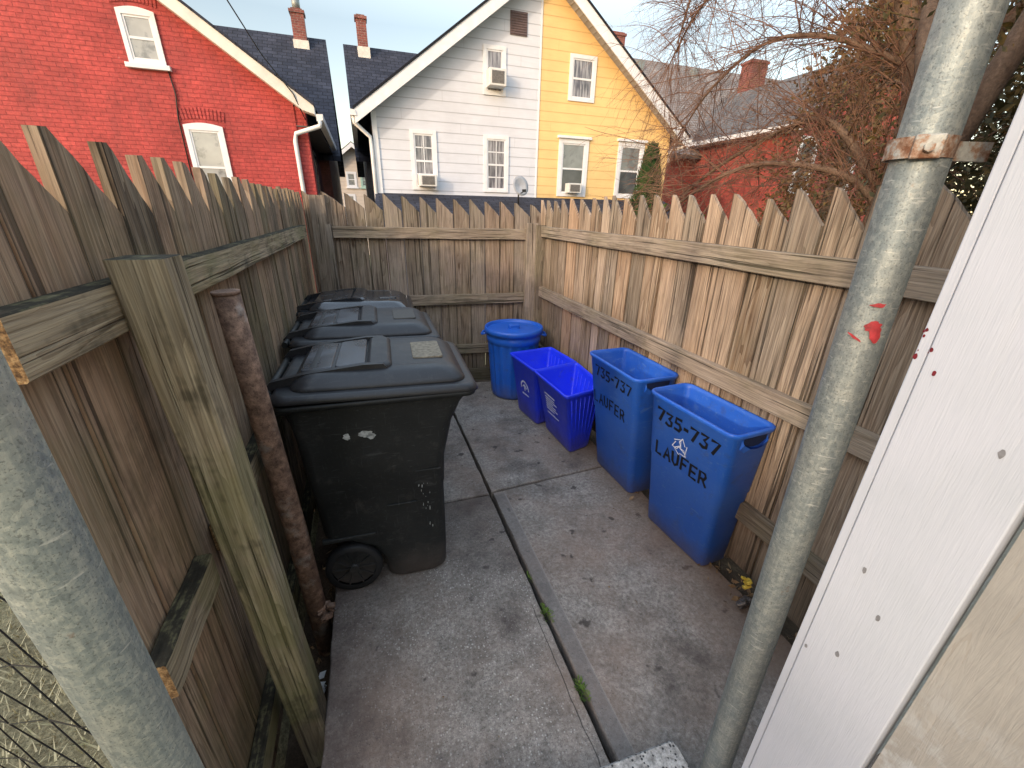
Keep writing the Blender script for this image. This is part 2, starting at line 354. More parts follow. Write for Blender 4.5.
def brick(name, c1, c2, mort, sc=1., bs=.5):
    t = NT(name); o = t.obj(); X, Y, Z = t.sep(o); v = t.comb(t.math('ADD', X, Y), Z, 0)
    d = t.noise(o, 9, 3, .6); v = t.vadd(v, t.comb(0, t.math('MULTIPLY', d, .012), 0))
    b = t.n.new('ShaderNodeTexBrick'); t.L(v, b.inputs['Vector']); b.inputs['Scale'].default_value = sc
    b.inputs['Brick Width'].default_value = .21; b.inputs['Row Height'].default_value = .072; b.inputs['Mortar Size'].default_value = .008; b.inputs['Mortar Smooth'].default_value = .4
    b.inputs['Color1'].default_value = (*c1, 1); b.inputs['Color2'].default_value = (*c2, 1); b.inputs['Mortar'].default_value = (*mort, 1)
    n = t.noise(o, 1.1, 6, .65); f = t.noise(o, 14, 5, .7); k = t.math('MULTIPLY', t.mr(n, .3, .7, .62, 1.2), t.mr(f, .3, .7, .7, 1.25))
    c = t.mix(1., b.outputs['Color'], t.comb(k, k, k), 'MULTIPLY')
    ch = t.noise(t.vadd(o, (3, 3, 3)), 7, 6, .75); c = t.mix(t.mr(ch, .64, .70, 0, .4), c, (.58, .30, .26)); dr = t.noise(t.vmul(o, (2.5, 2.5, .5)), 1, 5, .7); c = t.mix(t.mr(dr, .5, .75, 0, .5), c, (c1[0] * .45, c1[1] * .7, c1[2] * .8))
    h = t.math('ADD', t.math('MULTIPLY', b.outputs['Fac'], -1), t.math('MULTIPLY', f, .8))
    return t.fin(c, .65, .35, 0, h, bs, .02)
M_redbrick = brick('red_painted_brick', (.47, .066, .058), (.39, .05, .046), (.30, .034, .034))
M_oldbrick = brick('old_red_brick', (.42, .075, .05), (.30, .05, .04), (.25, .09, .07))
M_chimbrick = brick('chimney_brick', (.25, .07, .055), (.17, .05, .042), (.27, .18, .15))
M_darkside = brick('shaded_brick', (.10, .035, .045), (.08, .03, .035), (.06, .03, .03))  # dark brick copy, the side wall's shade put into its colour
def shingle(name, c1, c2):
    t = NT(name); o = t.obj(); X, Y, Z = t.sep(o); v = t.comb(X, t.math('MULTIPLY', Y, 1.35), 0)
    b = t.n.new('ShaderNodeTexBrick'); t.L(v, b.inputs['Vector']); b.inputs['Scale'].default_value = 1
    b.inputs['Brick Width'].default_value = .30; b.inputs['Row Height'].default_value = .16; b.inputs['Mortar Size'].default_value = .012
    b.inputs['Color1'].default_value = (*c1, 1); b.inputs['Color2'].default_value = (*c2, 1); b.inputs['Mortar'].default_value = (c1[0] * .4, c1[1] * .4, c1[2] * .4, 1)
    n = t.noise(o, 1.6, 6, .7); f = t.noise(o, 40, 3, .7); k = t.math('MULTIPLY', t.mr(n, .3, .7, .65, 1.3), t.mr(f, .3, .7, .7, 1.3))
    c = t.mix(1., b.outputs['Color'], t.comb(k, k, k), 'MULTIPLY')
    return t.fin(c, .85, .3, 0, t.math('ADD', b.outputs['Fac'], f), .4, .02)
M_roofdark = shingle('dark_shingle', (.020, .023, .036), (.038, .042, .06))
M_roofgrey = shingle('grey_shingle', (.20, .175, .16), (.24, .215, .195))
M_roofgrey2 = shingle('dark_grey_shingle', (.10, .092, .088), (.15, .14, .13))
M_fascia = plain('cream_fascia', (.66, .63, .57), .55, .12, 3)
M_soffit = plain('grey_soffit', (.33, .33, .34), .6, .12, 3)
M_wtrim = plain('white_window_trim', (.70, .71, .73), .5, .08, 6)
M_gutter = plain('white_gutter', (.68, .68, .68), .4, .1, 6)
M_ac = plain('air_conditioner_case', (.62, .62, .60), .5, .12, 12)
M_acgrill = plain('air_conditioner_grille', (.16, .155, .15), .6, .3, 30)
M_vent = plain('brown_vent', (.13, .09, .09), .6, .2, 20)
M_dish = plain('dish_grey', (.42, .42, .43), .45, .1, 20)
M_cable = plain('black_cable', (.01, .01, .01), .5, .1)
def pane(name, top, bot, curtain=None):
    t = NT(name); o = t.obj(); n = t.noise(o, 3, 4, .6); f = t.noise(t.vmul(o, (18, 18, 2)), 1, 3, .6)
    n3 = t.noise(t.vmul(o, (.9, .9, .9)), 1.7, 3, .6); c = t.mix(t.mr(n3, .4, .6), top, bot); c = t.mix(t.mr(n, .5, .6, 0, .5), c, (.05, .055, .065))
    if curtain: c = t.mix(t.mr(f, .4, .62), c, curtain)
    return t.fin(c, .08, .8, 0)
M_paneshade = pane('pane_with_blind', (.42, .43, .42), (.34, .35, .34))
M_panecurt = pane('pane_with_curtain', (.10, .10, .12), (.14, .14, .15), (.36, .36, .38))
M_panedark = pane('dark_pane', (.03, .035, .045), (.07, .08, .09))
M_panegrey = pane('grey_pane', (.17, .19, .19), (.24, .26, .26))

def bark(name, a, b):
    t = NT(name); o = t.obj(); n = t.noise(t.vmul(o, (14, 14, 3)), 1, 5, .7); f = t.noise(o, 60, 4, .7)
    c = t.ramp(n, [(.3, a), (.7, b)]); c = t.mix(t.mr(f, .4, .6, .4, 0), c, (.03, .02, .015)); return t.fin(c, .85, .2, 0, t.math('ADD', n, f), .8, .01)
M_bark = bark('bark', (.12, .075, .05), (.27, .18, .12))
M_barkdark = bark('dark_bark', (.07, .045, .032), (.17, .12, .085))
def twigm():
    t = NT('reddish_twig'); o = t.obj(); n = t.noise(o, 2, 3, .6); c = t.ramp(n, [(.3, (.07, .038, .03)), (.5, (.17, .085, .052)), (.7, (.27, .15, .09))]); return t.fin(c, .7, .3)
M_twig = twigm()
def leafm(name, a, b, c3):
    t = NT(name); o = t.obj(); n = t.noise(o, 2.2, 4, .6); f = t.noise(o, 30, 2, .6); c = t.ramp(t.math('ADD', t.math('MULTIPLY', n, .6), t.math('MULTIPLY', f, .4)), [(.36, a), (.5, b), (.64, c3)])
    return t.fin(c, .65, .25)
M_arbor = leafm('arborvitae_foliage', (.012, .032, .012), (.03, .07, .022), (.07, .11, .03))
M_everg = leafm('dark_evergreen_foliage', (.014, .018, .008), (.05, .045, .018), (.17, .11, .035))
M_bronze = leafm('bronze_foliage', (.05, .028, .012), (.14, .075, .028), (.10, .09, .03))
M_weed = leafm('weed_leaf', (.06, .11, .02), (.12, .19, .04), (.2, .26, .07))
M_ivy = leafm('ivy_leaf', (.03, .06, .015), (.07, .11, .03), (.13, .16, .05))
M_grass = leafm('dry_grass', (.36, .31, .17), (.60, .52, .32), (.32, .34, .15))
M_dead = leafm('dead_leaf', (.10, .06, .035), (.20, .13, .07), (.30, .22, .13))

# ------------------------------------------------------------------ camera (recovered from the photograph's vanishing points)
F_, PITCH, YAW, ROLL, CH = 412.78, .39901, .33070, .02036, 1.58

H = CH
Fv = Vector((math.sin(YAW) * math.cos(PITCH), math.cos(YAW) * math.cos(PITCH), -math.sin(PITCH)))
R0 = Vector((math.cos(YAW), -math.sin(YAW), 0)); U0 = R0.cross(Fv)
Rv = R0 * math.cos(ROLL) + U0 * math.sin(ROLL); Uv = -R0 * math.sin(ROLL) + U0 * math.cos(ROLL)
cd = bpy.data.cameras.new('camera'); cam = bpy.data.objects.new('camera', cd); C.objects.link(cam)
M = Matrix((( Rv.x, Uv.x, -Fv.x, 0), (Rv.y, Uv.y, -Fv.y, 0), (Rv.z, Uv.z, -Fv.z, H), (0, 0, 0, 1)))
cam.matrix_world = M; cd.sensor_width = 36; cd.lens = F_ / 1024 * 36; cd.clip_start = .02; cd.clip_end = 3000
bpy.context.scene.camera = cam

# ------------------------------------------------------------------ light
sc = bpy.context.scene
sc.view_settings.view_transform = 'Standard'; sc.view_settings.look = 'None'; sc.view_settings.exposure = 0; sc.view_settings.gamma = 1
SUN = Vector((-.80, -.53, .27)).normalized()
w = bpy.data.worlds.new('World'); sc.world = w; w.use_nodes = True
nt = w.node_tree; bg = nt.nodes['Background']; sky = nt.nodes.new('ShaderNodeTexSky'); sky.sky_type = 'NISHITA'; sky.sun_disc = False
sky.sun_elevation = math.asin(SUN.z); sky.sun_rotation = math.atan2(SUN.x, SUN.y) % (2 * PI)
sky.air_density = 1.; sky.dust_density = 1.0; sky.ozone_density = 1.0; sky.altitude = 100
hs = nt.nodes.new('ShaderNodeHueSaturation'); hs.inputs['Saturation'].default_value = 1.0
nt.links.new(sky.outputs[0], hs.inputs['Color'])
# sky made brighter and warmer overhead to lift ambient light, bluer low down
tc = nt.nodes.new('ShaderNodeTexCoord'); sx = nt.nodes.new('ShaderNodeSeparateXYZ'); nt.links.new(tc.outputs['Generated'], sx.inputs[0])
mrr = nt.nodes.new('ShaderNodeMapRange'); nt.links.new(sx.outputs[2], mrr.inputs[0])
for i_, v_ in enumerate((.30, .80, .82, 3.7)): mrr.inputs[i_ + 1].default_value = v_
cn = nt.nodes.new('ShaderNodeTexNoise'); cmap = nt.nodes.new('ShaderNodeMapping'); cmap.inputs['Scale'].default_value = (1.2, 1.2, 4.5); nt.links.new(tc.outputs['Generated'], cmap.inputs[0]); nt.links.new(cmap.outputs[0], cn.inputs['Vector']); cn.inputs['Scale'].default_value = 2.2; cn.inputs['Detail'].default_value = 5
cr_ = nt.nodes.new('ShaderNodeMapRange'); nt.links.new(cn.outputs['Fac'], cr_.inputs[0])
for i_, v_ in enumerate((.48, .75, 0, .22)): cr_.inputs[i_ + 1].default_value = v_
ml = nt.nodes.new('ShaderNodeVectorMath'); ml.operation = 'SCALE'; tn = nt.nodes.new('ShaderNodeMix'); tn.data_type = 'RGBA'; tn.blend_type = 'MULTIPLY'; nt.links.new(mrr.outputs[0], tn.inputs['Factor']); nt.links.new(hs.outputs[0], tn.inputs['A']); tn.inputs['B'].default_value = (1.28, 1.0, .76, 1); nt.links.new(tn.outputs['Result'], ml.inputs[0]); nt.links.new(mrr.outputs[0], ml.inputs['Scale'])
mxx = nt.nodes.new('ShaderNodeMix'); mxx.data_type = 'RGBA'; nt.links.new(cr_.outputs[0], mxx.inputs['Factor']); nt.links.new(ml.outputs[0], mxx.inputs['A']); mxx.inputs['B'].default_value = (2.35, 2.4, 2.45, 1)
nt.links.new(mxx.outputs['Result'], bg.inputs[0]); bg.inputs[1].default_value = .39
sl = bpy.data.lights.new('sun', 'SUN'); so = bpy.data.objects.new('sun', sl); C.objects.link(so)
sl.energy = 1.9; sl.angle = math.radians(2.5); sl.color = (1, .86, .68)
so.rotation_euler = SUN.to_track_quat('Z', 'Y').to_euler(); so.location = (-8, -6, 6)

# ------------------------------------------------------------------ ground
bm = B()
ys = [-400, -3, -.5, 4.3, 5.5, 7.5, 60, 900]; zs = [-.5, -.12, -.06, -.06, -.35, -1.3, -1.4, -3]
xs = [-900, -20, -3, -.50, -.46, -.30, -.28, 1.55, 1.7, 3, 12, 900]
grid = [[bm.verts.new((x, y, ((-.21 if x < -.29 and y < 4.4 else z) if -.47 <= x <= 1.6 or y > 4.4 else min(z, -.12)))) for x in xs] for y, z in zip(ys, zs)]
for j in range(len(ys) - 1):
    for i in range(len(xs) - 1):
        f = bm.faces.new((grid[j][i], grid[j][i + 1], grid[j + 1][i + 1], grid[j + 1][i])); f.material_index = 1 if (-.45 < (xs[i] + xs[i + 1]) / 2 < 1.7 and ys[j] < 4 and ys[j] > -1) else 0
obj('ground', bm, [M_lawn, M_soil], kind='structure')

def slab(name, pts, ztop, m, th=.22):
    """slab with slightly worn, irregular outline"""
    bm = B(); out = []
    n = len(pts)
    for i in range(n):
        a = Vector((*pts[i], 0)); b = Vector((*pts[(i + 1) % n], 0)); L = (b - a).length; k = max(2, int(L / .04)); t = (b - a).normalized(); nn = Vector((t.y, -t.x, 0))
        for j in range(k):
            p = a + (b - a) * j / k
            if j: p = p + nn * ((mnoise.noise(p * 9 + Vector((3, 1, 5))) * .005) + ru(-.0015, .0015))
            out.append(p)
    rings = [[Vector((p.x, p.y, ztop - th)) for p in out], [Vector((p.x, p.y, ztop - .006)) for p in out]]
    c = Vector((sum(p.x for p in out) / len(out), sum(p.y for p in out) / len(out), 0))
    rings.append([Vector((p.x, p.y, ztop)) + (c - p).normalized() * .005 for p in out])
    loft(bm, rings, smooth=False); bmesh.ops.triangulate(bm, faces=[f for f in bm.faces if len(f.verts) > 4])
    return obj(name, bm, m, kind='structure')
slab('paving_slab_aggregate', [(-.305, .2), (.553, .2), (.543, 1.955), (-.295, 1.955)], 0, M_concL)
slab('paving_slab_stained', [(.572, .2), (1.44, .2), (1.44, 2.02), (.566, 1.965)], .004, M_concR)
slab('paving_slab_rear', [(-.29, 1.972), (.545, 1.972), (.536, 3.74), (-.29, 3.80)], -.003, M_concB)
slab('paving_slab_far', [(.562, 1.982), (1.44, 2.036), (1.44, 3.62), (.552, 3.72)], .002, M_concB)
# concrete step by the doorway
def stepm():
    t = NT('speckled_stone'); o = t.obj(); n = t.noise(o, 60, 5, .75); v = t.voro(o, 110); vc = t.sep(t.voro(o, 110, 'Color'))[0]
    c = t.ramp(n, [(.35, (.17, .165, .155)), (.55, (.38, .37, .35)), (.7, (.55, .54, .51))]); c = t.mix(t.math('MULTIPLY', t.mr(v, .3, .45, 1, 0), t.mr(vc, .6, .65)), c, (.04, .04, .04))
    return t.fin(c, .8, .3, 0, n, .9, .006)
bm = B(); R1 = rrect(.30, .27, .42, .262, .012, 0)
R1 = [Vector((p.x, p.y - .06 * (p.x - .72) * .5, 0)) for p in R1]
loft(bm, [[p + Vector((0, 0, z)) for p in R1] for z in (-.05, .114)] + [[Vector((p.x * .992 + .002, p.y * .988, .122)) for p in R1]])
o = obj('door_step', bm, stepm()); tag(o, 'rough speckled concrete doorstep at the bottom edge beside the round pipe', 'step')

# ------------------------------------------------------------------ fences
def lay(bm):
    return bm.verts.layers.float_vector.get('wc') or bm.verts.layers.float_vector.new('wc')
def picket(bm, O, A, N, w, z0, ztip, znotch, th, tip_left, seed, lean=0, blunt=.010):
    """O: base point of the board's left edge, A: unit along fence, N: unit out of the face. saw-tooth top"""
    wl = lay(bm); w2 = bm.verts.layers.float_vector.get('wu') or bm.verts.layers.float_vector.new('wu'); cut = []
    K = 7
    for i in range(K + 1):
        u = i / K; z = ztip + (znotch - ztip) * u if tip_left else znotch + (ztip - znotch) * u
        e = 0 if i in (0, K) else ru(-.003, .004)
        if (tip_left and i == 0) or (not tip_left and i == K): z -= .004
        cut.append((u * w, z + e))
    bl = blunt; cut = [(0, cut[0][1]), (bl, cut[0][1] + ru(-.003, .003))] + [(bl + (w - bl) * (a / w), z) for a, z in cut[1:]]
    zz = [z0, z0 + .5, z0 + 1.0]
    prof = [(0, z) for z in reversed(zz)] ; right = [(w, z) for z in zz]
    outline = [(0, zz[0])] + [(w, zz[0]), (w, zz[1]), (w, zz[2])] + list(reversed(cut)) + [(0, zz[2]), (0, zz[1])]
    fr = []; bk = []
    bow = ru(-.004, .004)
    for (a, z) in outline:
        off = lean * (z - .8) ; b = bow * math.sin(PI * (z - z0) / 1.7)
        p = O + A * (a + off) + Vector((0, 0, z))
        v1 = bm.verts.new(p + N * (b)); v2 = bm.verts.new(p - N * (th - b))
        v1[wl] = (a, z, seed); v2[wl] = (a + .013, z, seed); v1[w2] = v2[w2] = (1, a / w, 0); fr.append(v1); bk.append(v2)
    bm.faces.new(fr); bm.faces.new(list(reversed(bk))); n = len(fr)
    f2 = []; b2 = []
    for a, b in zip(fr, bk):      # sawn edges: own vertices, so the dark edge lines stay off them
        c = bm.verts.new(a.co); d = bm.verts.new(b.co); c[wl] = a[wl]; d[wl] = b[wl]; f2.append(c); b2.append(d)
    for i in range(n): bm.faces.new((f2[(i + 1) % n], f2[i], b2[i], b2[(i + 1) % n]))
def timber(bm, p0, p1, wdir, tdir, w, t, seed=None, bev=.003, mats=None, segs=6, wob=.0015, rough_end=False):
    """sawn timber from p0 to p1; wdir width dir, tdir thickness dir. wc coords along grain."""
    wl = lay(bm); p0 = Vector(p0); p1 = Vector(p1); wd = Vector(wdir).normalized(); td = Vector(tdir).normalized(); L = (p1 - p0).length
    seed = rnd() * 9 if seed is None else seed
    hw, ht = w / 2, t / 2; b = bev
    cs = [(-hw + b, -ht), (hw - b, -ht), (hw, -ht + b), (hw, ht - b), (hw - b, ht), (-hw + b, ht), (-hw, ht - b), (-hw, -ht + b)]
    rings = []
    for i in range(segs + 1):
        q = p0.lerp(p1, i / segs) + wd * ru(-wob, wob) + td * ru(-wob, wob) * .5
        rg = []
        for (a, c) in cs:
            v = bm.verts.new(q + wd * a + td * c); v[wl] = (a + (c if abs(a) > hw - b * 1.5 else 0) * .7, L * i / segs, seed); rg.append(v)
        rings.append(rg)
    for i in range(segs):
        for k in range(8):
            f = bm.faces.new((rings[i][k], rings[i][(k + 1) % 8], rings[i + 1][(k + 1) % 8], rings[i + 1][k]))
            if mats: f.material_index = mats.get(k, 0)
    for r in (list(reversed(rings[0])), rings[-1]):
        f = bm.faces.new(r)
        if mats: f.material_index = mats.get('end', 0)
    return rings

X_, Y_, Z_ = Vector((1, 0, 0)), Vector((0, 1, 0)), Vector((0, 0, 1))
# ---- right fence (runs along y, face at x = 1.51 looking to -x)
RF = thing('wood_fence', 'sunlit honey brown saw-tooth picket fence behind the blue bins', 'fence', (1.51, 2, 0))
RF_L = (-1.51, -2, 0)
def shifted(bm, off):
    bmesh.ops.translate(bm, verts=bm.verts[:], vec=off); fixn(bm)
tips = [3.70, 3.576, 3.429, 3.27, 3.127, 2.962, 2.767, 2.617, 2.511, 2.374, 2.227, 2.087, 1.941, 1.814, 1.675, 1.534, 1.369, 1.246, 1.108, .972, .83, .69, .55]
bm = B()
for i in range(len(tips) - 1):
    yf, yn = tips[i], tips[i + 1]; wd = yf - yn - .004
    tip = {8: 1.68, 16: 1.642, 12: 1.67}.get(i, ru(1.655, 1.675))
    picket(bm, Vector((1.51 + ru(-.003, .004), yf, 0)), -Y_, -X_, wd, .03 + ru(-.01, .02), tip, ru(1.53, 1.55), .018, True, rnd() * 9, ru(-.003, .003))
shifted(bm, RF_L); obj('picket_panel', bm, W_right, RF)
for z, w_, name in ((1.454, .089, 'rail'), (.933, .089, 'rail'), (.386, .089, 'rail')):
    bm = B(); timber(bm, (1.489, 3.66, z - .0445), (1.489, .52, z - .0445), Z_, X_, w_, .038, segs=9); shifted(bm, RF_L); obj('rail', bm, W_rail, RF)
bm = B(); timber(bm, (1.475, 3.62, .0), (1.475, 3.62, 1.462), Y_, X_, .085, .085); shifted(bm, RF_L); obj('post', bm, W_rail, RF)
# ---- back fence
aB = -.1084; AB = Vector((math.cos(aB), math.sin(aB), 0)); NB = Vector((math.sin(aB), -math.cos(aB), 0))
BF = thing('wood_fence', 'weathered grey saw-tooth picket fence closing the far end behind the round can', 'fence', (.5, 3.8, 0))
BO = (-.5, -3.8, 0)
def bpnt(x, off=0): return Vector((0, 3.85, 0)) + AB * (x / AB.x) + NB * off
bx = [-.44, -.298, -.128, .021, .166, .315, .457, .595, .736, .870, 1.006, 1.136, 1.268, 1.411, 1.56]
bm = B()
for i in range(len(bx) - 1):
    p = bpnt(bx[i]); wd = (bx[i + 1] - bx[i]) / AB.x - (.0015 if i not in (2, 3, 4, 9) else .007)
    tz = 1.69 - .055 * (bx[i] + .3) / 1.7
    picket(bm, p + NB * ru(-.002, .003), AB, NB, wd, .04 + ru(-.01, .02), tz + ru(-.005, .008), tz - .122 + ru(-.008, .008), .018, True, rnd() * 9, ru(-.004, .004))
shifted(bm, BO); obj('picket_panel', bm, W_back, BF)
for (za, zb, xa, xb) in ((1.432, 1.424, -.24, 1.37), (.858, .864, -.24, 1.37), (.38, .38, -.24, 1.37)):
    bm = B(); timber(bm, bpnt(xa, .021) + Z_ * (za - .0445), bpnt(xb, .021) + Z_ * (zb - .0445), Z_, NB, .089, .038, segs=8, wob=.003); shifted(bm, BO); obj('rail', bm, W_rail, BF)
bm = B(); timber(bm, bpnt(-.355, .02) + Vector((0, 0, -.05)), bpnt(-.325, .02) + Vector((0, 0, 1.66)), AB, NB, .12, .05, segs=5, wob=.003); timber(bm, bpnt(-.25, .03) + Vector((0, 0, -.05)), bpnt(-.27, .03) + Vector((0, 0, 1.45)), AB, NB, .04, .04, segs=4, wob=.003)
shifted(bm, BO); obj('post', bm, W_back, BF)
bm = B(); timber(bm, bpnt(1.412, .05) + Vector((0, 0, 0)), bpnt(1.412, .05) + Vector((0, 0, 1.475)), AB, NB, .10, .085, segs=5); shifted(bm, BO); obj('post', bm, W_rail, BF)
bm = B(); timber(bm, bpnt(-.1, .012) + Z_ * .075, bpnt(1.4, .012) + Z_ * .06, Z_, NB, .13, .02, segs=6); shifted(bm, BO); obj('kickboard', bm, W_back, BF)
# ---- left fence (face at x = -.468 looking to +x)
LF = thing('wood_fence', 'shaded brown mossy saw-tooth picket fence on the left behind the black carts', 'fence', (-.468, 2, 0))
LO = (.468, -2, 0)
lt = [.668, .800, .955, 1.134, 1.271, 1.405, 1.553, 1.700]
while lt[-1] < 4.05: lt.append(lt[-1] + ru(.138, .15))
bm = B()
for i in range(len(lt) - 1):
    ya, yb = lt[i], lt[i + 1]; wd = yb - ya - .004
    picket(bm, Vector((-.468 + ru(-.004, .003), ya, 0)), Y_, X_, wd, -.12 + ru(-.01, .03), ru(1.672, 1.695), ru(1.55, 1.572), .022, True, rnd() * 9, ru(-.004, .004), ru(.018, .028))
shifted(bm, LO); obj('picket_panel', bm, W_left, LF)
mt = {2: 1, 3: 1, 'end': 2, 1: 1}
for (z0, z1, ya, yb) in ((1.452, 1.445, .662, 3.76), (.80, .81, .665, .94), (.81, .81, 1.05, 3.74), (.14, .14, .75, 3.7)):
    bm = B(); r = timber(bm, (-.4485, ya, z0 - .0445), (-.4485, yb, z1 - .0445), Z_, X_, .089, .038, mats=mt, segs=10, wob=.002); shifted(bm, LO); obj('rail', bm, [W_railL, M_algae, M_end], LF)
bm = B(); timber(bm, (-.339, 1.010, -.21), (-.386, .957, 1.488), X_, Y_, .088, .092, segs=8, wob=.002, bev=.006, mats={'end': 1})
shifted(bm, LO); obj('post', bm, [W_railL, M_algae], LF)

# ------------------------------------------------------------------ pipes
def pipe(bm, x, y, z0, z1, r, dx=0, dy=0, n=40):
    tube(bm, [(x + dx * k / 8, y + dy * k / 8, z0 + (z1 - z0) * k / 8) for k in range(9)], r, n)
CL = thing('chain_link_fence', 'chain link fence wire over dry grass fixed to the thick grey left pipe', 'fence', (-.346, .457, 0))
bm = B(); pipe(bm, 0, 0, -.1, 2.05, .0358, -.006, .004); obj('post', bm, M_galvL, CL)
bm = B()
# diamond mesh: each wire zigzags down, woven with the next
p = .12; q = .12; ztop = 1.42
for i in range(6):
    x0 = -.045 - i * p
    pts = []; k = 0; z = ztop
    while z > -.1:
        pts.append((x0 + (p / 2 if (k + i) % 2 else -p / 2) + ru(-.002, .002), -.012 + .004 * (1 if k % 2 else -1), z)); z -= q / 2 * 1.05; k += 1
    tube(bm, pts, .0011, 5, False)
    pts2 = [(2 * x0 - a, -b - .024, c) for a, b, c in pts]
bmesh.ops.rotate(bm, verts=bm.verts[:], matrix=Matrix.Rotation(math.radians(-35), 3, 'Z')); obj('wire_mesh', bm, M_darkmetal, CL)
GP = thing('gate_post', 'tall round galvanised pipe with red paint mark and rusty strap on the right', 'post', (.757, .43, 0))
bm = B(); pipe(bm, .007, -.012, -.05, 2.5, .0335, -.02, .035); obj('pipe', bm, M_galv, GP)
# hinge strap
cx, cy = -.010, .014
def clampband(z, h, r0, a0, a1, n=30):
    bm = B()
    pr = []
    for k in range(n + 1):
        a = a0 + (a1 - a0) * k / n
        pr.append((math.cos(a), math.sin(a)))
    for k in range(n):
        for (ra, rb) in ((r0, r0 + .004),):
            pa, pb = pr[k], pr[k + 1]
            lo = [Vector((cx + pa[0] * ra, cy + pa[1] * ra, z)), Vector((cx + pb[0] * ra, cy + pb[1] * ra, z)), Vector((cx + pb[0] * rb, cy + pb[1] * rb, z)), Vector((cx + pa[0] * rb, cy + pa[1] * rb, z))]
            hi = [v + Z_ * h for v in lo]; loft(bm, [lo, hi], smooth=False)
    return bm
bm = clampband(1.655, .026, .034, 0, 2 * PI, 40)
dv = Vector((.85, -.25, 0)).normalized()
box(bm, .028, .10, -.004, .004, 1.655, 1.679, M=Matrix.Translation((cx, cy, 0)) @ Matrix.Rotation(math.atan2(dv.y, dv.x), 4, 'Z'))
obj('hinge_strap', bm, M_strap, GP)
bm = B(); av = math.atan2(-.43, -.757) + .2
box(bm, .033, .043, -.016, .016, 1.653, 1.682, M=Matrix.Translation((cx, cy, 0)) @ Matrix.Rotation(av, 4, 'Z'), bev=.002)
tube(bm, [Vector((cx, cy, 1.666)) + Matrix.Rotation(av, 3, 'Z') @ Vector((.036, 0, 0)), Vector((cx, cy, 1.666)) + Matrix.Rotation(av, 3, 'Z') @ Vector((.052, 0, 0))], .006, 6)
obj('hinge_bolt', bm, M_strap, GP)
# red paint marks wrapped on the pipe
def patch(bm, cx, cy, r, blobs, ang0):
    for pts in blobs:
        vs = [bm.verts.new((cx + r * math.cos(ang0 + a / r), cy + r * math.sin(ang0 + a / r), z)) for a, z in pts]
        bm.faces.new(vs)
ang = math.atan2(-.43, -.757)
def blob(cx_, cz_, w_, h_, sd, slant=0):
    out = []
    for k in range(26):
        a = 2 * PI * k / 26; rr = 1 + .42 * mnoise.noise(Vector((math.cos(a) * 1.6 + sd, math.sin(a) * 1.6, sd)))+ .12 * mnoise.noise(Vector((math.cos(a) * 6 + sd, math.sin(a) * 6, sd)))
        x = w_ * math.cos(a) * rr; z = h_ * math.sin(a) * rr + slant * x; out.append((cx_ + x, cz_ + z))
    return out
def facing_patch(blobs, r, mat, parent, name, bx_=0, by_=0):
    bm = B()
    for pts in blobs:
        # fan so that it follows the curve
        cxm = sum(p[0] for p in pts) / len(pts); czm = sum(p[1] for p in pts) / len(pts)
        def P(a, z): return (bx_ + r * math.cos(ang + a / r), by_ + r * math.sin(ang + a / r), z)
        c = bm.verts.new(P(cxm, czm)); mid = [bm.verts.new(P(cxm + (a - cxm) * .55, czm + (z - czm) * .55)) for a, z in pts]; vs = [bm.verts.new(P(a, z)) for a, z in pts]; n = len(vs)
        for i in range(n):
            bm.faces.new((c, mid[i], mid[(i + 1) % n])); bm.faces.new((mid[i], vs[i], vs[(i + 1) % n], mid[(i + 1) % n]))
    return obj(name, bm, mat, parent)
facing_patch([blob(.010, 1.425, .011, .008, 2.2, .2), blob(.017, 1.412, .007, .011, 4.4), blob(.008, 1.457, .009, .003, 6.1, .1), blob(-.007, 1.404, .010, .0022, 8.8, -.5)], .0343, M_redpaint, GP, 'red_paint_mark', -.006, .006)

# rusty pole by the left fence
RP = thing('rusty_pole', 'rusty iron pole standing against the left fence beside the nearest cart', 'pole', (-.352, 1.405, -.05))
bm = B(); tube(bm, [(-.045, -.02, 1.385), (-.043, -.02, 1.40), (-.03, -.012, 1.0), (-.012, 0, .5), (.002, 0, -.17)][1:], [.035, .036, .037, .038], 28)
tube(bm, [(-.043, -.02, 1.392), (-.0432, -.02, 1.402)], .0362, 28); obj('pole', bm, M_rust, RP)
bm = B()
for i in range(26):
    a = ru(0, 2 * PI); r = ru(.0, .035); m = Matrix.Translation((.02 + r * math.cos(a), -.02 + r * math.sin(a), .065 + ru(-.02, .05))) @ Matrix.Rotation(ru(0, 3), 4, (rnd(), rnd(), rnd() + .1))
    s = ru(.008, .02); box(bm, -s, s, -s * .6, s * .6, -s * .4, s * .4, M=m, bev=s * .2)
obj('broken_collar', bm, M_rust, RP)

# ------------------------------------------------------------------ building corner on the right
HB = thing('building_corner', 'white painted corner board and tan siding of the near building at the right edge', 'building', (.7, .33, 0))
X0 = .70; yl = X0 / math.tan(math.radians(64.25)); yr = X0 / math.tan(math.radians(75.8))
bm = B(); box(bm, X0 - .0, X0 + .03, yr + .002, yl - .016, .10, 3.2, bev=.002); box(bm, X0 + .004, X0 + .03, yl - .014, yl, .10, 3.2, bev=.002)
bmesh.ops.translate(bm, verts=bm.verts[:], vec=(-.7, -.33, 0)); obj('corner_board', bm, M_trim, HB)
bm = B(); box(bm, X0 + .012, X0 + .06, -2.2, yr - .005, .05, 3.2); bmesh.ops.translate(bm, verts=bm.verts[:], vec=(-.7, -.33, 0)); obj('siding', bm, M_tan, HB)
bm = B(); box(bm, X0 + .032, 4.2, yl - .012, yl - .002, .05, 3.2); bmesh.ops.translate(bm, verts=bm.verts[:], vec=(-.7, -.33, 0)); obj('return_wall', bm, M_tan, HB)
bm = B()
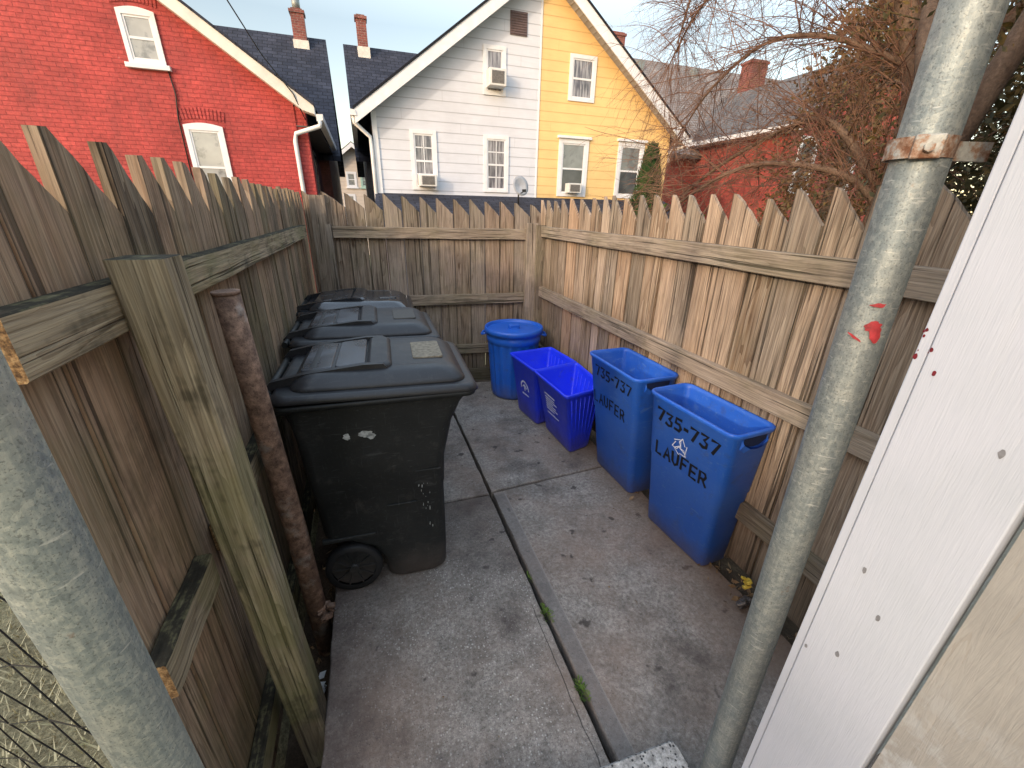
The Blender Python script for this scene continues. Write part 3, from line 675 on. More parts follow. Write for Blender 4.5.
for k in range(8):
    yy = yl - .33 - ru(.0005, .05) * (rnd() ** 1.5); z = 1.425 + ru(-.045, .03) + (.0 if k < 11 else -.03); r_ = ru(.0005, .0021)
    pts = [(-.0005 if yy < yl - .346 else .0035, yy + r_ * math.cos(a * PI / 5) * (1 + .5 * rnd()), z + r_ * 1.6 * math.sin(a * PI / 5) * (1 + .5 * rnd())) for a in range(10)]
    poly(bm, pts)
obj('red_paint_speck', bm, plain('dark_red_paint', (.14, .012, .02), .5, .3, 60), HB)
M_dent = plain('nail_dent_grey', (.2, .2, .21), .6, .3, 90)
for (yy, z) in ((.285, 1.06), (.245, 1.0), (.27, .88), (.315, .84), (.215, 1.32)):
    bm = B(); q_ = ru(.6, .95)
    poly(bm, [(-.0006, yy - .33 + .0028 * q_ * math.cos(a * PI / 6) * (1 + .5 * rnd()), z + .006 * q_ * math.sin(a * PI / 6) * (1 + .4 * rnd())) for a in range(12)]); obj('nail_dent', bm, M_dent, HB)

# ------------------------------------------------------------------ wheeled carts
def make_cart(lidmat, panelmat, label, stk=None):
    t = thing('wheeled_trash_cart', label, 'trash cart', (0, 0, 0), 0, 'black wheeled trash carts along the left fence')
    # body: levels of rounded rectangles, front at +x
    lev = [(.004, -.045, .200, .258), (.02, -.055, .212, .268), (.12, -.065, .215, .27), (.20, -.11, .216, .271), (.25, -.20, .217, .272), (.27, -.27, .217, .272), (.285, -.285, .217, .272), (.46, -.295, .218, .273), (.47, -.296, .221, .277), (.60, -.305, .228, .279), (.75, -.315, .262, .282), (.83, -.325, .30, .285), (.86, -.33, .325, .287), (.898, -.332, .328, .288)]
    bm = B(); loft(bm, [rrect((a + b) / 2, 0, (b - a) / 2, hy, .045 if z > .02 else .06, z) for z, a, b, hy in lev])
    # bead under the lid, side gusset and moulded steps
    loft(bm, [rrect(0, 0, .345 + d, .298 + d, .04, z) for z, d in ((.862, -.02), (.868, .010), (.884, .013), (.889, .004))])
    for s in (-1, 1):
        box(bm, -.02, .10, s * .273 - .006, s * .273 + .006, .40, .406, bev=.002)
        box(bm, -.29, -.08, s * .268 - .01, s * .268 + .01, .262, .28, bev=.004)
        box(bm, .10, .205, s * .276 - .006, s * .276 + .006, .545, .553, bev=.002)
    obj('body', bm, M_cart, t)
    # lid
    bm = B()
    def tilt(r): return [Vector((v.x, v.y, v.z + .012 - .02 * (v.x / .36) ** 2 * (1 if v.x > 0 else .2))) for v in r]
    loft(bm, [tilt(rrect(.0, 0, hx, hy, .05, z, 8)) for z, hx, hy in ((.892, .348, .300), (.889, .366, .310), (.892, .369, .312), (.902, .364, .308), (.912, .357, .302), (.915, .345, .292))])
    loft(bm, [tilt(rrect(.01, 0, hx, hy, .06, z, 8)) for z, hx, hy in ((.905, .318, .268), (.918, .316, .266), (.926, .311, .261), (.944, .290, .236), (.953, .278, .222), (.957, .262, .205), (.959, .24, .18))])
    obj('lid', bm, lidmat, t, smooth=False)
    # two long ribs that carry the lid back to its hinge
    bm = B()
    for s in (-1, 1):
        pr = [(-.40, .915), (-.37, .945), (-.26, .965), (-.05, .985), (.02, .983), (.04, .962)]
        for (x0, z0), (x1, z1) in zip(pr, pr[1:]):
            M4 = None; y0 = s * .175; y1 = s * .20
            a = [(x0, min(y0, y1), z0), (x0, max(y0, y1), z0), (x0, max(y0, y1), z0 - .03), (x0, min(y0, y1), z0 - .03)]
            b = [(x1, min(y0, y1), z1), (x1, max(y0, y1), z1), (x1, max(y0, y1), z1 - .03), (x1, min(y0, y1), z1 - .03)]
            loft(bm, [[Vector(v) for v in a], [Vector(v) for v in b]], smooth=False)
    loft(bm, [rrect(.005, 0, hx, hy, .03, z) for z, hx, hy in ((.95, .05, .198), (.975, .045, .197), (.984, .03, .185))])
    bmesh.ops.recalc_face_normals(bm, faces=bm.faces[:]); obj('lid_rib', bm, lidmat, t)
    bm = B()
    for x0, x1 in ((-.275, -.165), (-.155, -.045)):
        z0 = .962 + .03 * (x0 + .3); loft(bm, [[Vector((v.x, v.y, v.z + .07 * (v.x + .1))) for v in rrect((x0 + x1) / 2, 0, (x1 - x0) / 2 - d, .165 - d, .015, z)] for z, d in ((.955, 0), (.974, 0), (.978, .004))])
    obj('lid_panel', bm, panelmat, t)
    bm = B(); loft(bm, [[Vector((v.x, v.y, v.z - .0)) for v in rrect(.195, 0, .06 - d, .11 - d, .012, z)] for z, d in ((.955, 0), (.9685, 0), (.9695, .002))]); obj('label_plate', bm, stk or M_sticker, t)
    # handle and hinge at the back
    bm = B(); tube(bm, [(-.385, -.27, .905), (-.385, .27, .905)], .014, 12)
    for s in (-1, 1):
        tube(bm, [(-.385, s * .22, .905), (-.34, s * .22, .865), (-.31, s * .22, .80)], [.014, .02, .02], 8); tube(bm, [(-.385, s * .12, .905), (-.335, s * .12, .895)], .012, 8)
    box(bm, -.36, -.32, -.26, .26, .84, .862, bev=.006); obj('handle', bm, M_cart, t)
    bm = B(); tube(bm, [(-.185, -.25, .105), (-.185, .25, .105)], .009, 10); obj('axle', bm, M_darkmetal, t)
    for s in (-1, 1):
        wbm = B(); R = .116
        prof = [(R - .028, -.022), (R - .004, -.024), (R, -.016), (R, .016), (R - .004, .024), (R - .028, .022)]
        rings = [[Vector((-.185 + r * math.cos(2 * PI * k / 36), s * .262 + yy, .116 + r * math.sin(2 * PI * k / 36))) for k in range(36)] for r, yy in prof]
        loft(wbm, rings, False, False)
        w_ = obj('wheel', wbm, M_tyre, t)
        hb = B(); rings = [[Vector((-.185 + r * math.cos(2 * PI * k / 36), s * .262 + yy, .116 + r * math.sin(2 * PI * k / 36))) for k in range(36)] for r, yy in ((R - .027, -.010), (R - .027, .010))]
        loft(hb, rings)
        for k in range(10):
            a = 2 * PI * k / 10; box(hb, .016, R - .026, -.003, .003, -.018, .018, M=Matrix.Translation((-.185, s * .262, .116)) @ Matrix.Rotation(-a, 4, 'Y') @ Matrix.Rotation(PI / 2, 4, 'X'))
        tube(hb, [(-.185, s * .262 - .028, .116), (-.185, s * .262 + .028, .116)], .02, 14)
        obj('rim', hb, M_cart, w_)
    return t
cart = make_cart(M_lid, M_lidpanel, 'black wheeled trash cart nearest the camera with white paint smudges on its side')
cart2 = dup(cart, (-.035, 2.455, 0), math.radians(-1), 'middle black wheeled trash cart with grey lid between the two others')
for c_ in cart2.children:
    if c_.name.startswith('label_plate'): c_.data = c_.data.copy(); c_.data.materials[0] = plain('weathered_dark_label', (.05, .046, .04), .55, .3, 60)
cart.scale = cart2.scale = (1.02, 1, 1.045); cart.location = (.0, 1.765, 0); cart.rotation_euler = (0, 0, math.radians(-2.2))
cart3 = make_cart(M_smoky, M_smoky, 'farthest black wheeled trash cart with glossy smoky lid by the corner of the fences', M_smoky)
cart3.scale = (1.0, 1, 1.045); cart3.location = (-.085, 3.14, -.01); cart3.rotation_euler = (0, 0, math.radians(-3))
bm = B()
for (x, z, w_, h_, sd) in ((-.135, .742, .012, .013, 1.), (-.068, .745, .026, .014, 3.), (-.048, .733, .016, .012, 5.)):
    pts = []
    for k in range(24):
        a = 2 * PI * k / 24; rr = 1 + .5 * mnoise.noise(Vector((math.cos(a) * 2 + sd, math.sin(a) * 2, sd)))
        pts.append((x + w_ * rr * math.cos(a), -.2835, z + h_ * rr * math.sin(a)))
    poly(bm, pts)
    obj('paint_smudge', bm, M_wsplat, cart); bm = B()
for k in range(16):
    x = .135 + random.gauss(0, .012); z = .49 - .24 * rnd() ** 1.3; r_ = ru(.0006, .0028)
    poly(bm, [(x + r_ * .8 * math.cos(a * PI / 4) * ru(.6, 1.2) + .2 * r_ * math.sin(a * PI / 4), -.2795 if z > .455 else -.2745, z + r_ * ru(2, 5) * math.sin(a * PI / 4)) for a in range(8)])
obj('scratch_marks', bm, M_wsplat, cart)

# ------------------------------------------------------------------ lettering
GL = {
 '7': [[(0, 1), (1, 1), (.35, 0)]], '3': [[(.05, 1), (.95, 1), (.45, .58), (.9, .42), (.85, .08), (.4, 0), (0, .12)]],
 '5': [[(.95, 1), (.15, 1), (.08, .58), (.7, .58), (.95, .3), (.7, .02), (0, .05)]], '-': [[(.1, .5), (.9, .5)]],
 'L': [[(.05, 1), (.0, 0), (.8, .02)]], 'A': [[(0, 0), (.5, 1), (1, 0)], [(.2, .38), (.82, .38)]],
 'U': [[(0, 1), (.05, .25), (.45, 0), (.85, .2), (.9, 1)]], 'F': [[(0, 0), (.05, 1), (.95, 1)], [(.03, .52), (.7, .52)]],
 'E': [[(.9, 1), (.05, 1), (0, 0), (.9, 0)], [(.03, .5), (.75, .5)]], 'R': [[(0, 0), (.02, 1), (.7, .98), (.85, .75), (.65, .5), (.03, .47)], [(.4, .48), (.95, 0)]]}
def stroke(bm, S, pts, w, off):
    """flat ribbon through pts (u,v in metres on surface S)"""
    n = len(pts); P = [Vector(p) for p in pts]; L = []; Rr = []
    for i in range(n):
        d = (P[min(i + 1, n - 1)] - P[max(i - 1, 0)]).normalized(); nn = Vector((-d.y, d.x)) * w * ru(.85, 1.15) / 2; e = Vector((0, 0))
        if i == 0: e = -d * w * .3
        if i == n - 1: e = d * w * .3
        L.append(P[i] + nn + e); Rr.append(P[i] - nn + e)
    for i in range(n - 1):
        a, b, c, d_ = Rr[i], Rr[i + 1], L[i + 1], L[i]
        quad(bm, S(a, off), S(b, off), S(c, off), S(d_, off))
def text(bm, S, s, u0, v0, cw, chh, gap, w, off):
    u = u0; k = 0
    for ch in s:
        dy = ru(-.003, .003); rot = ru(-.06, .06)
        cww = cw * (.6 if ch == '-' else 1)
        for st in GL[ch]:
            k += 1
            stroke(bm, S, [(u + (x + rot * y) * cww, v0 + dy + y * chh) for x, y in st], w, off + k * .00005)
        u += cww + gap

# ------------------------------------------------------------------ slim recycling bins (733)
def slim_bin(name, label, rim, bot, Z, seed):
    """rim=(cx,cy,hx,hy,rot) bottom=(cx,cy,hx,hy,rot)"""
    t = thing(name, label, 'recycling bin', (bot[0], bot[1], .004), 0, 'tall slim blue recycling bins')
    def ring(f, z, d=0., inset=0.):
        cx = bot[0] + (rim[0] - bot[0]) * f; cy = bot[1] + (rim[1] - bot[1]) * f; hx = bot[2] + (rim[2] - bot[2]) * f - inset + d; hy = bot[3] + (rim[3] - bot[3]) * f - inset + d; ro = bot[4] + (rim[4] - bot[4]) * f
        return [Vector((v.x * math.cos(ro) - v.y * math.sin(ro) + cx - bot[0], v.x * math.sin(ro) + v.y * math.cos(ro) + cy - bot[1], z)) for v in rrect(0, 0, hx, hy, .035 + d, 0, 4)]
    lv = [(0, 0, -.006), (.02, .01, 0), (.55, .55 * Z, 0), (.56, .562 * Z, .004), (.965, Z * .965, .004), (.97, Z - .020, .012), (1, Z - .004, .014), (1, Z, .010), (1, Z, .0), (.99, Z - .02, -.006), (.5, .5 * Z, -.006), (.03, .02, -.006)]
    bm = B(); loft(bm, [[Vector((v.x, v.y, z)) for v in ring(f, z, d)] for f, z, d in lv], True, True)
    obj('body', bm, M_blue, t)
    # surface mapper for the long face towards -x
    def S(p, off):
        u, v = p[0], p[1]  # u metres from far end towards the camera, v metres up
        f = v / Z; cx = bot[0] + (rim[0] - bot[0]) * f - bot[0]; cy = bot[1] + (rim[1] - bot[1]) * f - bot[1]; hx = bot[2] + (rim[2] - bot[2]) * f + (.004 if f > .56 else 0); hy = bot[3] + (rim[3] - bot[3]) * f; ro = bot[4] + (rim[4] - bot[4]) * f
        k = u / .46 * hy * 2
        lx = -hx - off; ly = hy - k
        return Vector((lx * math.cos(ro) - ly * math.sin(ro) + cx, lx * math.sin(ro) + ly * math.cos(ro) + cy, v))
    # grip on each short end: pocket lip below the rim
    for s in (-1, 1):
        hb = B(); f = .93; hx = bot[2] + (rim[2] - bot[2]) * f; hy = bot[3] + (rim[3] - bot[3]) * f; cx = bot[0] + (rim[0] - bot[0]) * f - bot[0]; cy = bot[1] + (rim[1] - bot[1]) * f - bot[1]; ro = rim[4]
        Mh = Matrix.Translation((cx, cy, 0)) @ Matrix.Rotation(ro, 4, 'Z'); w2 = hx * .62
        # bowed lip
        pts = [(-w2, 0, Z - .02), (-w2 * .95, .022, Z - .05), (-w2 * .5, .028, Z - .068), (0, .03, Z - .072), (w2 * .5, .028, Z - .068), (w2 * .95, .022, Z - .05), (w2, 0, Z - .02)]
        top = [Mh @ Vector((x, s * (hy + y * .8), z)) for x, y, z in pts]; bt = [Mh @ Vector((x * 1.05, s * (hy - .002), z - .035)) for x, y, z in pts]
        a = [hb.verts.new(v) for v in top]; b = [hb.verts.new(v) for v in bt]
        for i in range(6): hb.faces.new((a[i], a[i + 1], b[i + 1], b[i]))
        h_ = obj('handle', hb, M_blue, t)
        db = B(); a = [db.verts.new(Mh @ Vector((x * .93, s * (hy + .0085), z + .002))) for x, y, z in pts]; db.faces.new(a)
        obj('grip_opening', db, plain('opening_shade', (.004, .012, .05), .8), h_)  # flat dark patch, shade of the grip recess put into its colour
    return t, S
Zb = .787
sj, S1 = slim_bin('slim_recycling_bin', 'nearest tall slim blue bin with hand-painted LAUFER and a white recycling symbol', (1.372, 1.290, .116, .240, math.radians(4)), (1.432, 1.320, .085, .200, math.radians(4.5)), Zb, 1)
bm = B(); text(bm, S1, '735-737', .060, Zb - .130, .038, .060, .017, .0155, .0016); text(bm, S1, 'LAUFER', .062, Zb - .318, .041, .066, .016, .0140, .0016); obj('lettering', bm, M_black, sj)
def recycle(bm, S, cu, cv, r, w):
    V = [Vector((cu + r * 1.12 * math.cos(math.radians(a)), cv + r * 1.12 * math.sin(math.radians(a)))) for a in (90, 330, 210)]
    c = Vector((cu, cv)); o = .0016
    for k in range(3):
        a, b = V[k], V[(k + 1) % 3]; d = (b - a).normalized(); n_ = Vector((-d.y, d.x)); n_ = n_ if n_.dot(c - a) > 0 else -n_
        L = (b - a).length; bw = r * .46
        A0 = a + d * L * .17; A1 = a + d * L * .50; B0 = A0 + n_ * bw; B1 = A1 + n_ * bw
        T0 = A1 - n_ * bw * .45; T1 = A1 + n_ * bw * 1.45; TT = a + d * L * .80 + n_ * bw * .5
        stroke(bm, S, [A0, A1, T0, TT, T1, B1, B0 + d * bw * .5, A0], w, o + k * .00012)
bm = B(); recycle(bm, S1, .215, Zb - .205, .060, .0050); obj('recycling_symbol', bm, M_wmark, sj)
sj2, S2 = slim_bin('slim_recycling_bin', 'tall slim blue bin with hand-painted LAUFER but no symbol, beside the square bins', (1.366, 1.888, .130, .243, math.radians(1)), (1.43, 1.902, .088, .194, math.radians(1.5)), Zb, 2)
bm = B(); text(bm, S2, '735-737', .075, Zb - .118, .037, .058, .017, .0135, .0016); text(bm, S2, 'LAUFER', .045, Zb - .300, .040, .066, .018, .0125, .0016); obj('lettering', bm, M_black, sj2)

# ------------------------------------------------------------------ square curbside bins
def crate(label, L0, L1, R0, R1, b0, b1, zt, ribbed):
    """L0/L1 near and far corner of the rim's left side, R0/R1 right side; b: bottom-left near / far"""
    t = thing('curbside_recycling_bin', label, 'recycling bin', (b0[0], b0[1], .003), 0, 'square blue curbside bins')
    base = Vector((b0[0], b0[1], 0))
    def corners(f):
        sh = .05 * (1 - f)
        l0 = Vector(b0).lerp(Vector(L0), f); l1 = Vector(b1).lerp(Vector(L1), f)
        r0 = Vector((R0[0] - sh, R0[1] + .04 * (1 - f))); r1 = Vector((R1[0] - sh, R1[1] - .04 * (1 - f)))
        return [l0, r0, r1, l1]
    def ring(f, z, out=0., r=.03):
        cs = corners(f); c = sum(cs, Vector((0, 0))) / 4; o = []
        for i in range(4):
            p = cs[i]; a = cs[i - 1]; b = cs[(i + 1) % 4]; da = (a - p).normalized(); db = (b - p).normalized()
            p = p - (da + db) * out
            for k in range(5):
                s = k / 4; q = (p + da * r * (1 - s) ** 2 + db * r * s ** 2); o.append(Vector((q.x - base.x, q.y - base.y, z)))
        return o
    bm = B(); loft(bm, [ring(0, 0, -.008), ring(.04, .02, 0), ring(.93, zt * .93, 0), ring(.94, zt * .945, .010), ring(1, zt - .003, .013), ring(1, zt, .009), ring(1, zt, 0), ring(.98, zt - .02, -.004), ring(.05, .03, -.004)])
    fixn(bm)
    obj('body', bm, M_blue2, t)
    cs0, cs1 = corners(.08), corners(.9)
    rb = B()
    for i in range(1, 8):
        u = i / 8; a = cs0[0].lerp(cs0[1], u); b = cs1[0].lerp(cs1[1], u)
        tube(rb, [Vector((a.x - base.x, a.y - base.y - .001, zt * .08)), Vector((b.x - base.x, b.y - base.y - .001, zt * .9))], .0032, 6)
    for i in range(1, 7):
        u = i / 7; a = cs0[2].lerp(cs0[1], u); b = cs1[2].lerp(cs1[1], u)
        tube(rb, [Vector((a.x - base.x - .006, a.y - base.y, zt * .08)), Vector((b.x - base.x - .006, b.y - base.y, zt * .9))], .0032, 6)
    obj('moulded_rib', rb, M_blue2, t)
    def S(p, off):
        f = p[1] / zt; cs = corners(f); a = cs[3]; b = cs[0]; d = (b - a).normalized(); n = Vector((d.y, -d.x)); n = -n if n.x > 0 else n
        q = a + d * p[0] + n * off; return Vector((q.x - base.x, q.y - base.y, p[1]))
    return t, S
zt = .49
cr1, Sc1 = crate('near square blue curbside bin with white printed text lines, next to the tall bins', (1.11, 2.155), (1.086, 2.635), (1.43, 2.235), (1.46, 2.71), (1.205, 2.225), (1.182, 2.61), zt, True)
cr2, Sc2 = crate('far square blue curbside bin with white arc logo, next to the round can', (1.088, 2.655), (1.04, 3.075), (1.462, 2.73), (1.42, 3.13), (1.135, 2.68), (1.09, 3.0), zt, False)
bm = B()
stroke(bm, Sc1, [(.12, zt - .125), (.27, zt - .125)], .010, .003)
for k in range(6):
    u = .12
    L = (.14, .17, .11, .15, .17, .12)[k]; z = zt - .15 - k * .0185
    while u < .12 + L:
        d = ru(.015, .04); stroke(bm, Sc1, [(u, z), (min(u + d, .12 + L), z)], .0085, .003); u += d + .006
stroke(bm, Sc1, [(.12, zt - .275), (.29, zt - .275)], .009, .003)
obj('printed_text', bm, M_wmark, cr1)
bm = B(); cu, cv = .2, zt - .235
stroke(bm, Sc2, [(cu + .062 * math.cos(a), cv + .062 * math.sin(a)) for a in [PI * (k / 10) for k in range(11)]], .012, .003)
stroke(bm, Sc2, [(cu - .035, cv + .012), (cu, cv + .035), (cu + .03, cv + .01)], .009, .003); stroke(bm, Sc2, [(cu, cv + .03), (cu, cv - .01)], .012, .003)
stroke(bm, Sc2, [(cu - .05, cv - .045), (cu + .05, cv - .045)], .009, .003); obj('printed_logo', bm, M_wmark, cr2)

# ------------------------------------------------------------------ round can
TC = thing('round_trash_can', 'round blue lidded plastic can in the far right corner of the fence', 'trash can', (1.16, 3.36, .006))
bm = B(); N = 96
def fl(j, a): return (.0045 * (1 if math.sin(a * 18) > .1 else -1)) if 2 <= j <= 5 else 0
lathe(bm, [(.185, 0), (.192, .01), (.194, .04), (.200, .14), (.212, .33), (.224, .49), (.228, .505), (.238, .515), (.241, .555), (.235, .565), (.239, .575), (.243, .600), (.238, .608)], N, fl); obj('body', bm, M_bluecan, TC, smooth=False)
bm = B(); lathe(bm, [(.250, .585), (.257, .588), (.260, .615), (.254, .632), (.244, .634), (.237, .622), (.230, .592), (.16, .590), (.10, .600), (.06, .612), (.0001, .614)], 64); obj('lid', bm, M_bluecan, TC)
bm = B(); box(bm, -.05, .05, -.028, .028, .605, .650, bev=.012); box(bm, -.035, .035, -.04, .04, .604, .622, bev=.006); obj('lid_handle', bm, M_bluecan, TC)
for s in (-1, 1):
    bm = B(); tube(bm, [(s * .235, -.05, .58), (s * .275, -.045, .565), (s * .285, 0, .555), (s * .275, .045, .565), (s * .235, .05, .58)], .010, 8); bmesh.ops.rotate(bm, verts=bm.verts[:], matrix=Matrix.Rotation(math.radians(-20), 3, 'Z')); obj('side_handle', bm, M_bluecan, TC)

# ------------------------------------------------------------------ small stuff on the paving
def leafquad(bm, p, s, elong=2., up=None):
    a = Vector((ru(-1, 1), ru(-1, 1), ru(-.7, 1))).normalized(); b = a.orthogonal().normalized(); b = Matrix.Rotation(ru(0, 6.3), 3, a) @ b; c = a.cross(b)
    bm.faces.new([bm.verts.new(p + v) for v in (-b * s * elong * .5, c * s * .5 * .9, b * s * elong * .5, -c * s * .5 * .9)])
def weed(loc, n, R, label):
    bm = B()
    for i in range(n):
        a = ru(0, 2 * PI); r = R * rnd(); L = ru(.008, .022); base = Vector((r * math.cos(a) * .35, r * math.sin(a), 0)); d = Vector((math.cos(a) * .8, math.sin(a) * .8, ru(.35, 1.1))).normalized()
        sd = d.cross(Z_).normalized() * ru(.0012, .003); m = base + d * L * .55 + Z_ * .003; e = base + d * L
        vs = [bm.verts.new(v) for v in (base - sd * .3, base + sd * .3, m + sd, e, m - sd)]; bm.faces.new(vs)
    o = obj('weed', bm, M_weed); o.location = loc; tag(o, label, 'weed', 'weeds growing in the paving crack')
weed((.560, 1.12, .0), 90, .05, 'small green weed in the paving crack, farther from the doorstep')
weed((.562, .80, .0), 110, .045, 'larger green weed in the paving crack, closest to the doorstep')
weed((.559, 1.32, -.01), 26, .025, 'tiny green sprout in the paving crack level with the wheeled cart')
bm = B()
for i in range(130):
    x = 1.455 + ru(-.03, .05) - (.12 * rnd() ** 3); y = ru(.45, 1.15) if rnd() < .7 else ru(1.1, 3.5); p = Vector((x, y, .012 + ru(0, .012))); leafquad(bm, p, ru(.010, .026), 1.7)
for i in range(110):
    x = -.37 + ru(-.05, .06); y = ru(.8, 3.5); leafquad(bm, Vector((x, y, -.20 + ru(0, .03))), ru(.010, .026), 1.7)
for i in range(26):
    leafquad(bm, Vector((ru(-.2, 1.4), ru(.6, 1.9), .007)), ru(.004, .009), 1.4)
o = obj('leaf_litter', bm, M_dead, kind='stuff'); tag(o, 'dry dead leaves and crumbs lying along the foot of the fences', 'leaf litter', kind='stuff')
bm = B()
for i in range(14):
    m = Matrix.Translation((ru(-.04, .04), ru(-.07, .07), ru(.0, .05))) @ Matrix.Rotation(ru(0, 6), 4, (rnd(), rnd(), rnd() + .1)); s = ru(.015, .035)
    box(bm, -s, s, -s * .8, s * .8, -s * .35, s * .35, M=m, bev=s * .25)
o = obj('crumpled_bag', bm, plastic('black_bag', (.01, .01, .011), .3, .1)); o.location = (1.40, .82, .02); tag(o, 'crumpled black plastic scrap on the ground behind the round pipe', 'bag')
bm = B()
for i in range(5):
    m = Matrix.Translation((ru(-.02, .02), ru(-.02, .02), ru(.0, .03))) @ Matrix.Rotation(ru(0, 6), 4, (rnd(), rnd(), rnd() + .1)); s = ru(.010, .02)
    box(bm, -s, s, -s * .8, s * .8, -s * .5, s * .5, M=m, bev=s * .3)
o = obj('yellow_wrapper', bm, plain('yellow_film', (.55, .38, .05), .4, .2)); o.location = (1.43, .93, .07); tag(o, 'small yellow wrapper lodged at the foot of the sunlit fence', 'wrapper')
bm = B()
for i in range(7):
    leafquad(bm, Vector((ru(-.006, .006), ru(-.05, .05), ru(0, .05))), ru(.02, .04), 1.6)
o = obj('paper_scrap', bm, plain('white_paper', (.75, .75, .74), .7, .1)); o.location = (-.345, 1.20, -.17); tag(o, 'torn white paper scrap in the gap under the left fence', 'paper')
# grass behind the chain link
bm = B()
for i in range(26000):
    x = ru(-3.4, -.50); y = ru(-.6, 3.4)
    if rnd() > .35 + .65 * (1 - (x + .5) / -2.9): continue
    h = ru(.02, .075); a = ru(0, 6.3); l = ru(.2, 1.2) * h; w_ = ru(.0015, .004)
    b = Vector((x, y, -.125)); s = Vector((math.cos(a + 1.57), math.sin(a + 1.57), 0)) * w_
    bm.faces.new([bm.verts.new(v) for v in (b - s, b + s, b + Vector((math.cos(a) * l, math.sin(a) * l, h)))])
o = obj('grass', bm, M_grass); tag(o, 'short dry grass beyond the chain link fence', 'grass', kind='stuff')

# ------------------------------------------------------------------ houses
def gable_wall(bm, y, x0, x1, xa, za, zl, zr, zb):
    poly(bm, [(x0, y, zb), (x1, y, zb), (x1, y, zr), (xa, y, za), (x0, y, zl)])
def slopeslab(bm, pts, th=.06):
    """roof plane: 4 points, extruded down by th"""
    prism(bm, pts, (0, 0, -th))
def window(parent, x0, x1, z0, z1, y, trim=.09, sash='two', panem=None, sill=True, head=False, tm=None, proud=.03, arch=0, lower=None):
    tm = tm or M_wtrim; bm = B(); d = proud
    box(bm, x0, x0 + trim, y - d, y + .02, z0, z1); box(bm, x1 - trim, x1, y - d, y + .02, z0, z1)
    if arch:
        pts = [(x0 + trim * 0 + .001, z1 - .001)] + [(x0 + (x1 - x0) * k / 8, z1 + arch * math.sin(PI * k / 8)) for k in range(9)] + [(x1 - .001, z1 - .001)]
        prism(bm, [(a, y - d - .001, b) for a, b in [(x0 + trim + .001, z1 - trim), (x0 + trim * .5, z1 - .002)] + [(x0 + (x1 - x0) * k / 8, z1 + arch * math.sin(PI * k / 8)) for k in range(9)] + [(x1 - trim - .001, z1 - trim)]], (0, d, 0))
    else: box(bm, x0 + trim + .001, x1 - trim - .001, y - d - .002, y + .02, z1 - trim, z1)
    box(bm, x0 + trim + .001, x1 - trim - .001, y - d + .002, y + .02, z0, z0 + trim * .8)
    a, b, c, e = x0 + trim, x1 - trim, z0 + trim * .8, z1 - trim; s = .035; mid = (c + e) / 2
    for (u0, u1, w0, w1) in ((a, a + s, c, e), (b - s, b, c, e), (a + s, b - s, c, c + s), (a + s, b - s, e - s, e), (a + s, b - s, mid - s * .6, mid + s * .6)):
        box(bm, u0 + .001, u1 - .001, y - d * .55, y + .01, w0 + .001, w1 - .001)
    if sash == 'grid':
        m = (a + b) / 2
        for (u0, u1, w0, w1) in ((m - .010, m + .010, c, e), (a, b, mid + (e - mid) / 2 - .012, mid + (e - mid) / 2 + .012), (a, b, c + (mid - c) / 2 - .012, c + (mid - c) / 2 + .012)):
            box(bm, u0, u1, y - d * .4, y + .005, w0, w1)
    fixn(bm)
    f = obj('window', bm, tm, parent)
    pb = B(); box(pb, a + .002, b - .002, y - d * .22, y + .008, c, e); obj('pane', pb, panem or M_panegrey, f)
    if sill:
        sb = B(); box(sb, x0 - .06, x1 + .06, y - d - .05, y + .02, z0 - .08, z0 - .001, bev=.006); obj('sill', sb, tm, f)
    if head:
        sb = B(); box(sb, x0 - .05, x1 + .05, y - d - .05, y + .02, z1 + .001, z1 + .06, bev=.006); obj('head_cap', sb, tm, f)
    return f
def aircon(x0, x1, z0, z1, y, label, d=.30):
    t = thing('air_conditioner', label, 'air conditioner', ((x0 + x1) / 2, y, z0), 0, 'window air conditioners'); w2 = (x1 - x0) / 2; h = z1 - z0
    bm = B(); box(bm, -w2, w2, -d, .02, 0, h, bev=.012); obj('case', bm, M_ac, t)
    bm = B(); m = w2 * .72; box(bm, -m, m, -d - .004, -d + .004, h * .14, h * .86)
    for k in range(7): box(bm, -m, m, -d - .012, -d - .004, h * (.16 + .1 * k), h * (.16 + .1 * k) + .012)
    obj('grille', bm, M_acgrill, t)
def downspout(bm, pts, r=.045): tube(bm, pts, r, 8)
def chimney(parent, x, y, z0, z1, w, d, cap=True, flash=True, name='chimney', pot=False):
    bm = B(); box(bm, x - w / 2, x + w / 2, y - d / 2, y + d / 2, z0, z1 - .14); box(bm, x - w / 2 - .04, x + w / 2 + .04, y - d / 2 - .04, y + d / 2 + .04, z1 - .139, z1 - .05); box(bm, x - w / 2 + .03, x + w / 2 - .03, y - d / 2 + .03, y + d / 2 - .03, z1 - .049, z1)
    c = obj('chimney', bm, M_chimbrick, parent)
    if flash:
        bm = B(); box(bm, x - w / 2 - .03, x + w / 2 + .05, y - d / 2 - .03, y + d / 2 + .03, z0, z0 + .50); obj('flashing', bm, plain('cream_flashing', (.62, .60, .54), .6), c)
    if pot:
        bm = B(); tube(bm, [(x, y, z1), (x, y, z1 + .35)], .13, 14); tube(bm, [(x, y, z1 + .34), (x, y, z1 + .4)], .2, 14); obj('flue', bm, M_galv, c)
    return c
GZ = -1.35
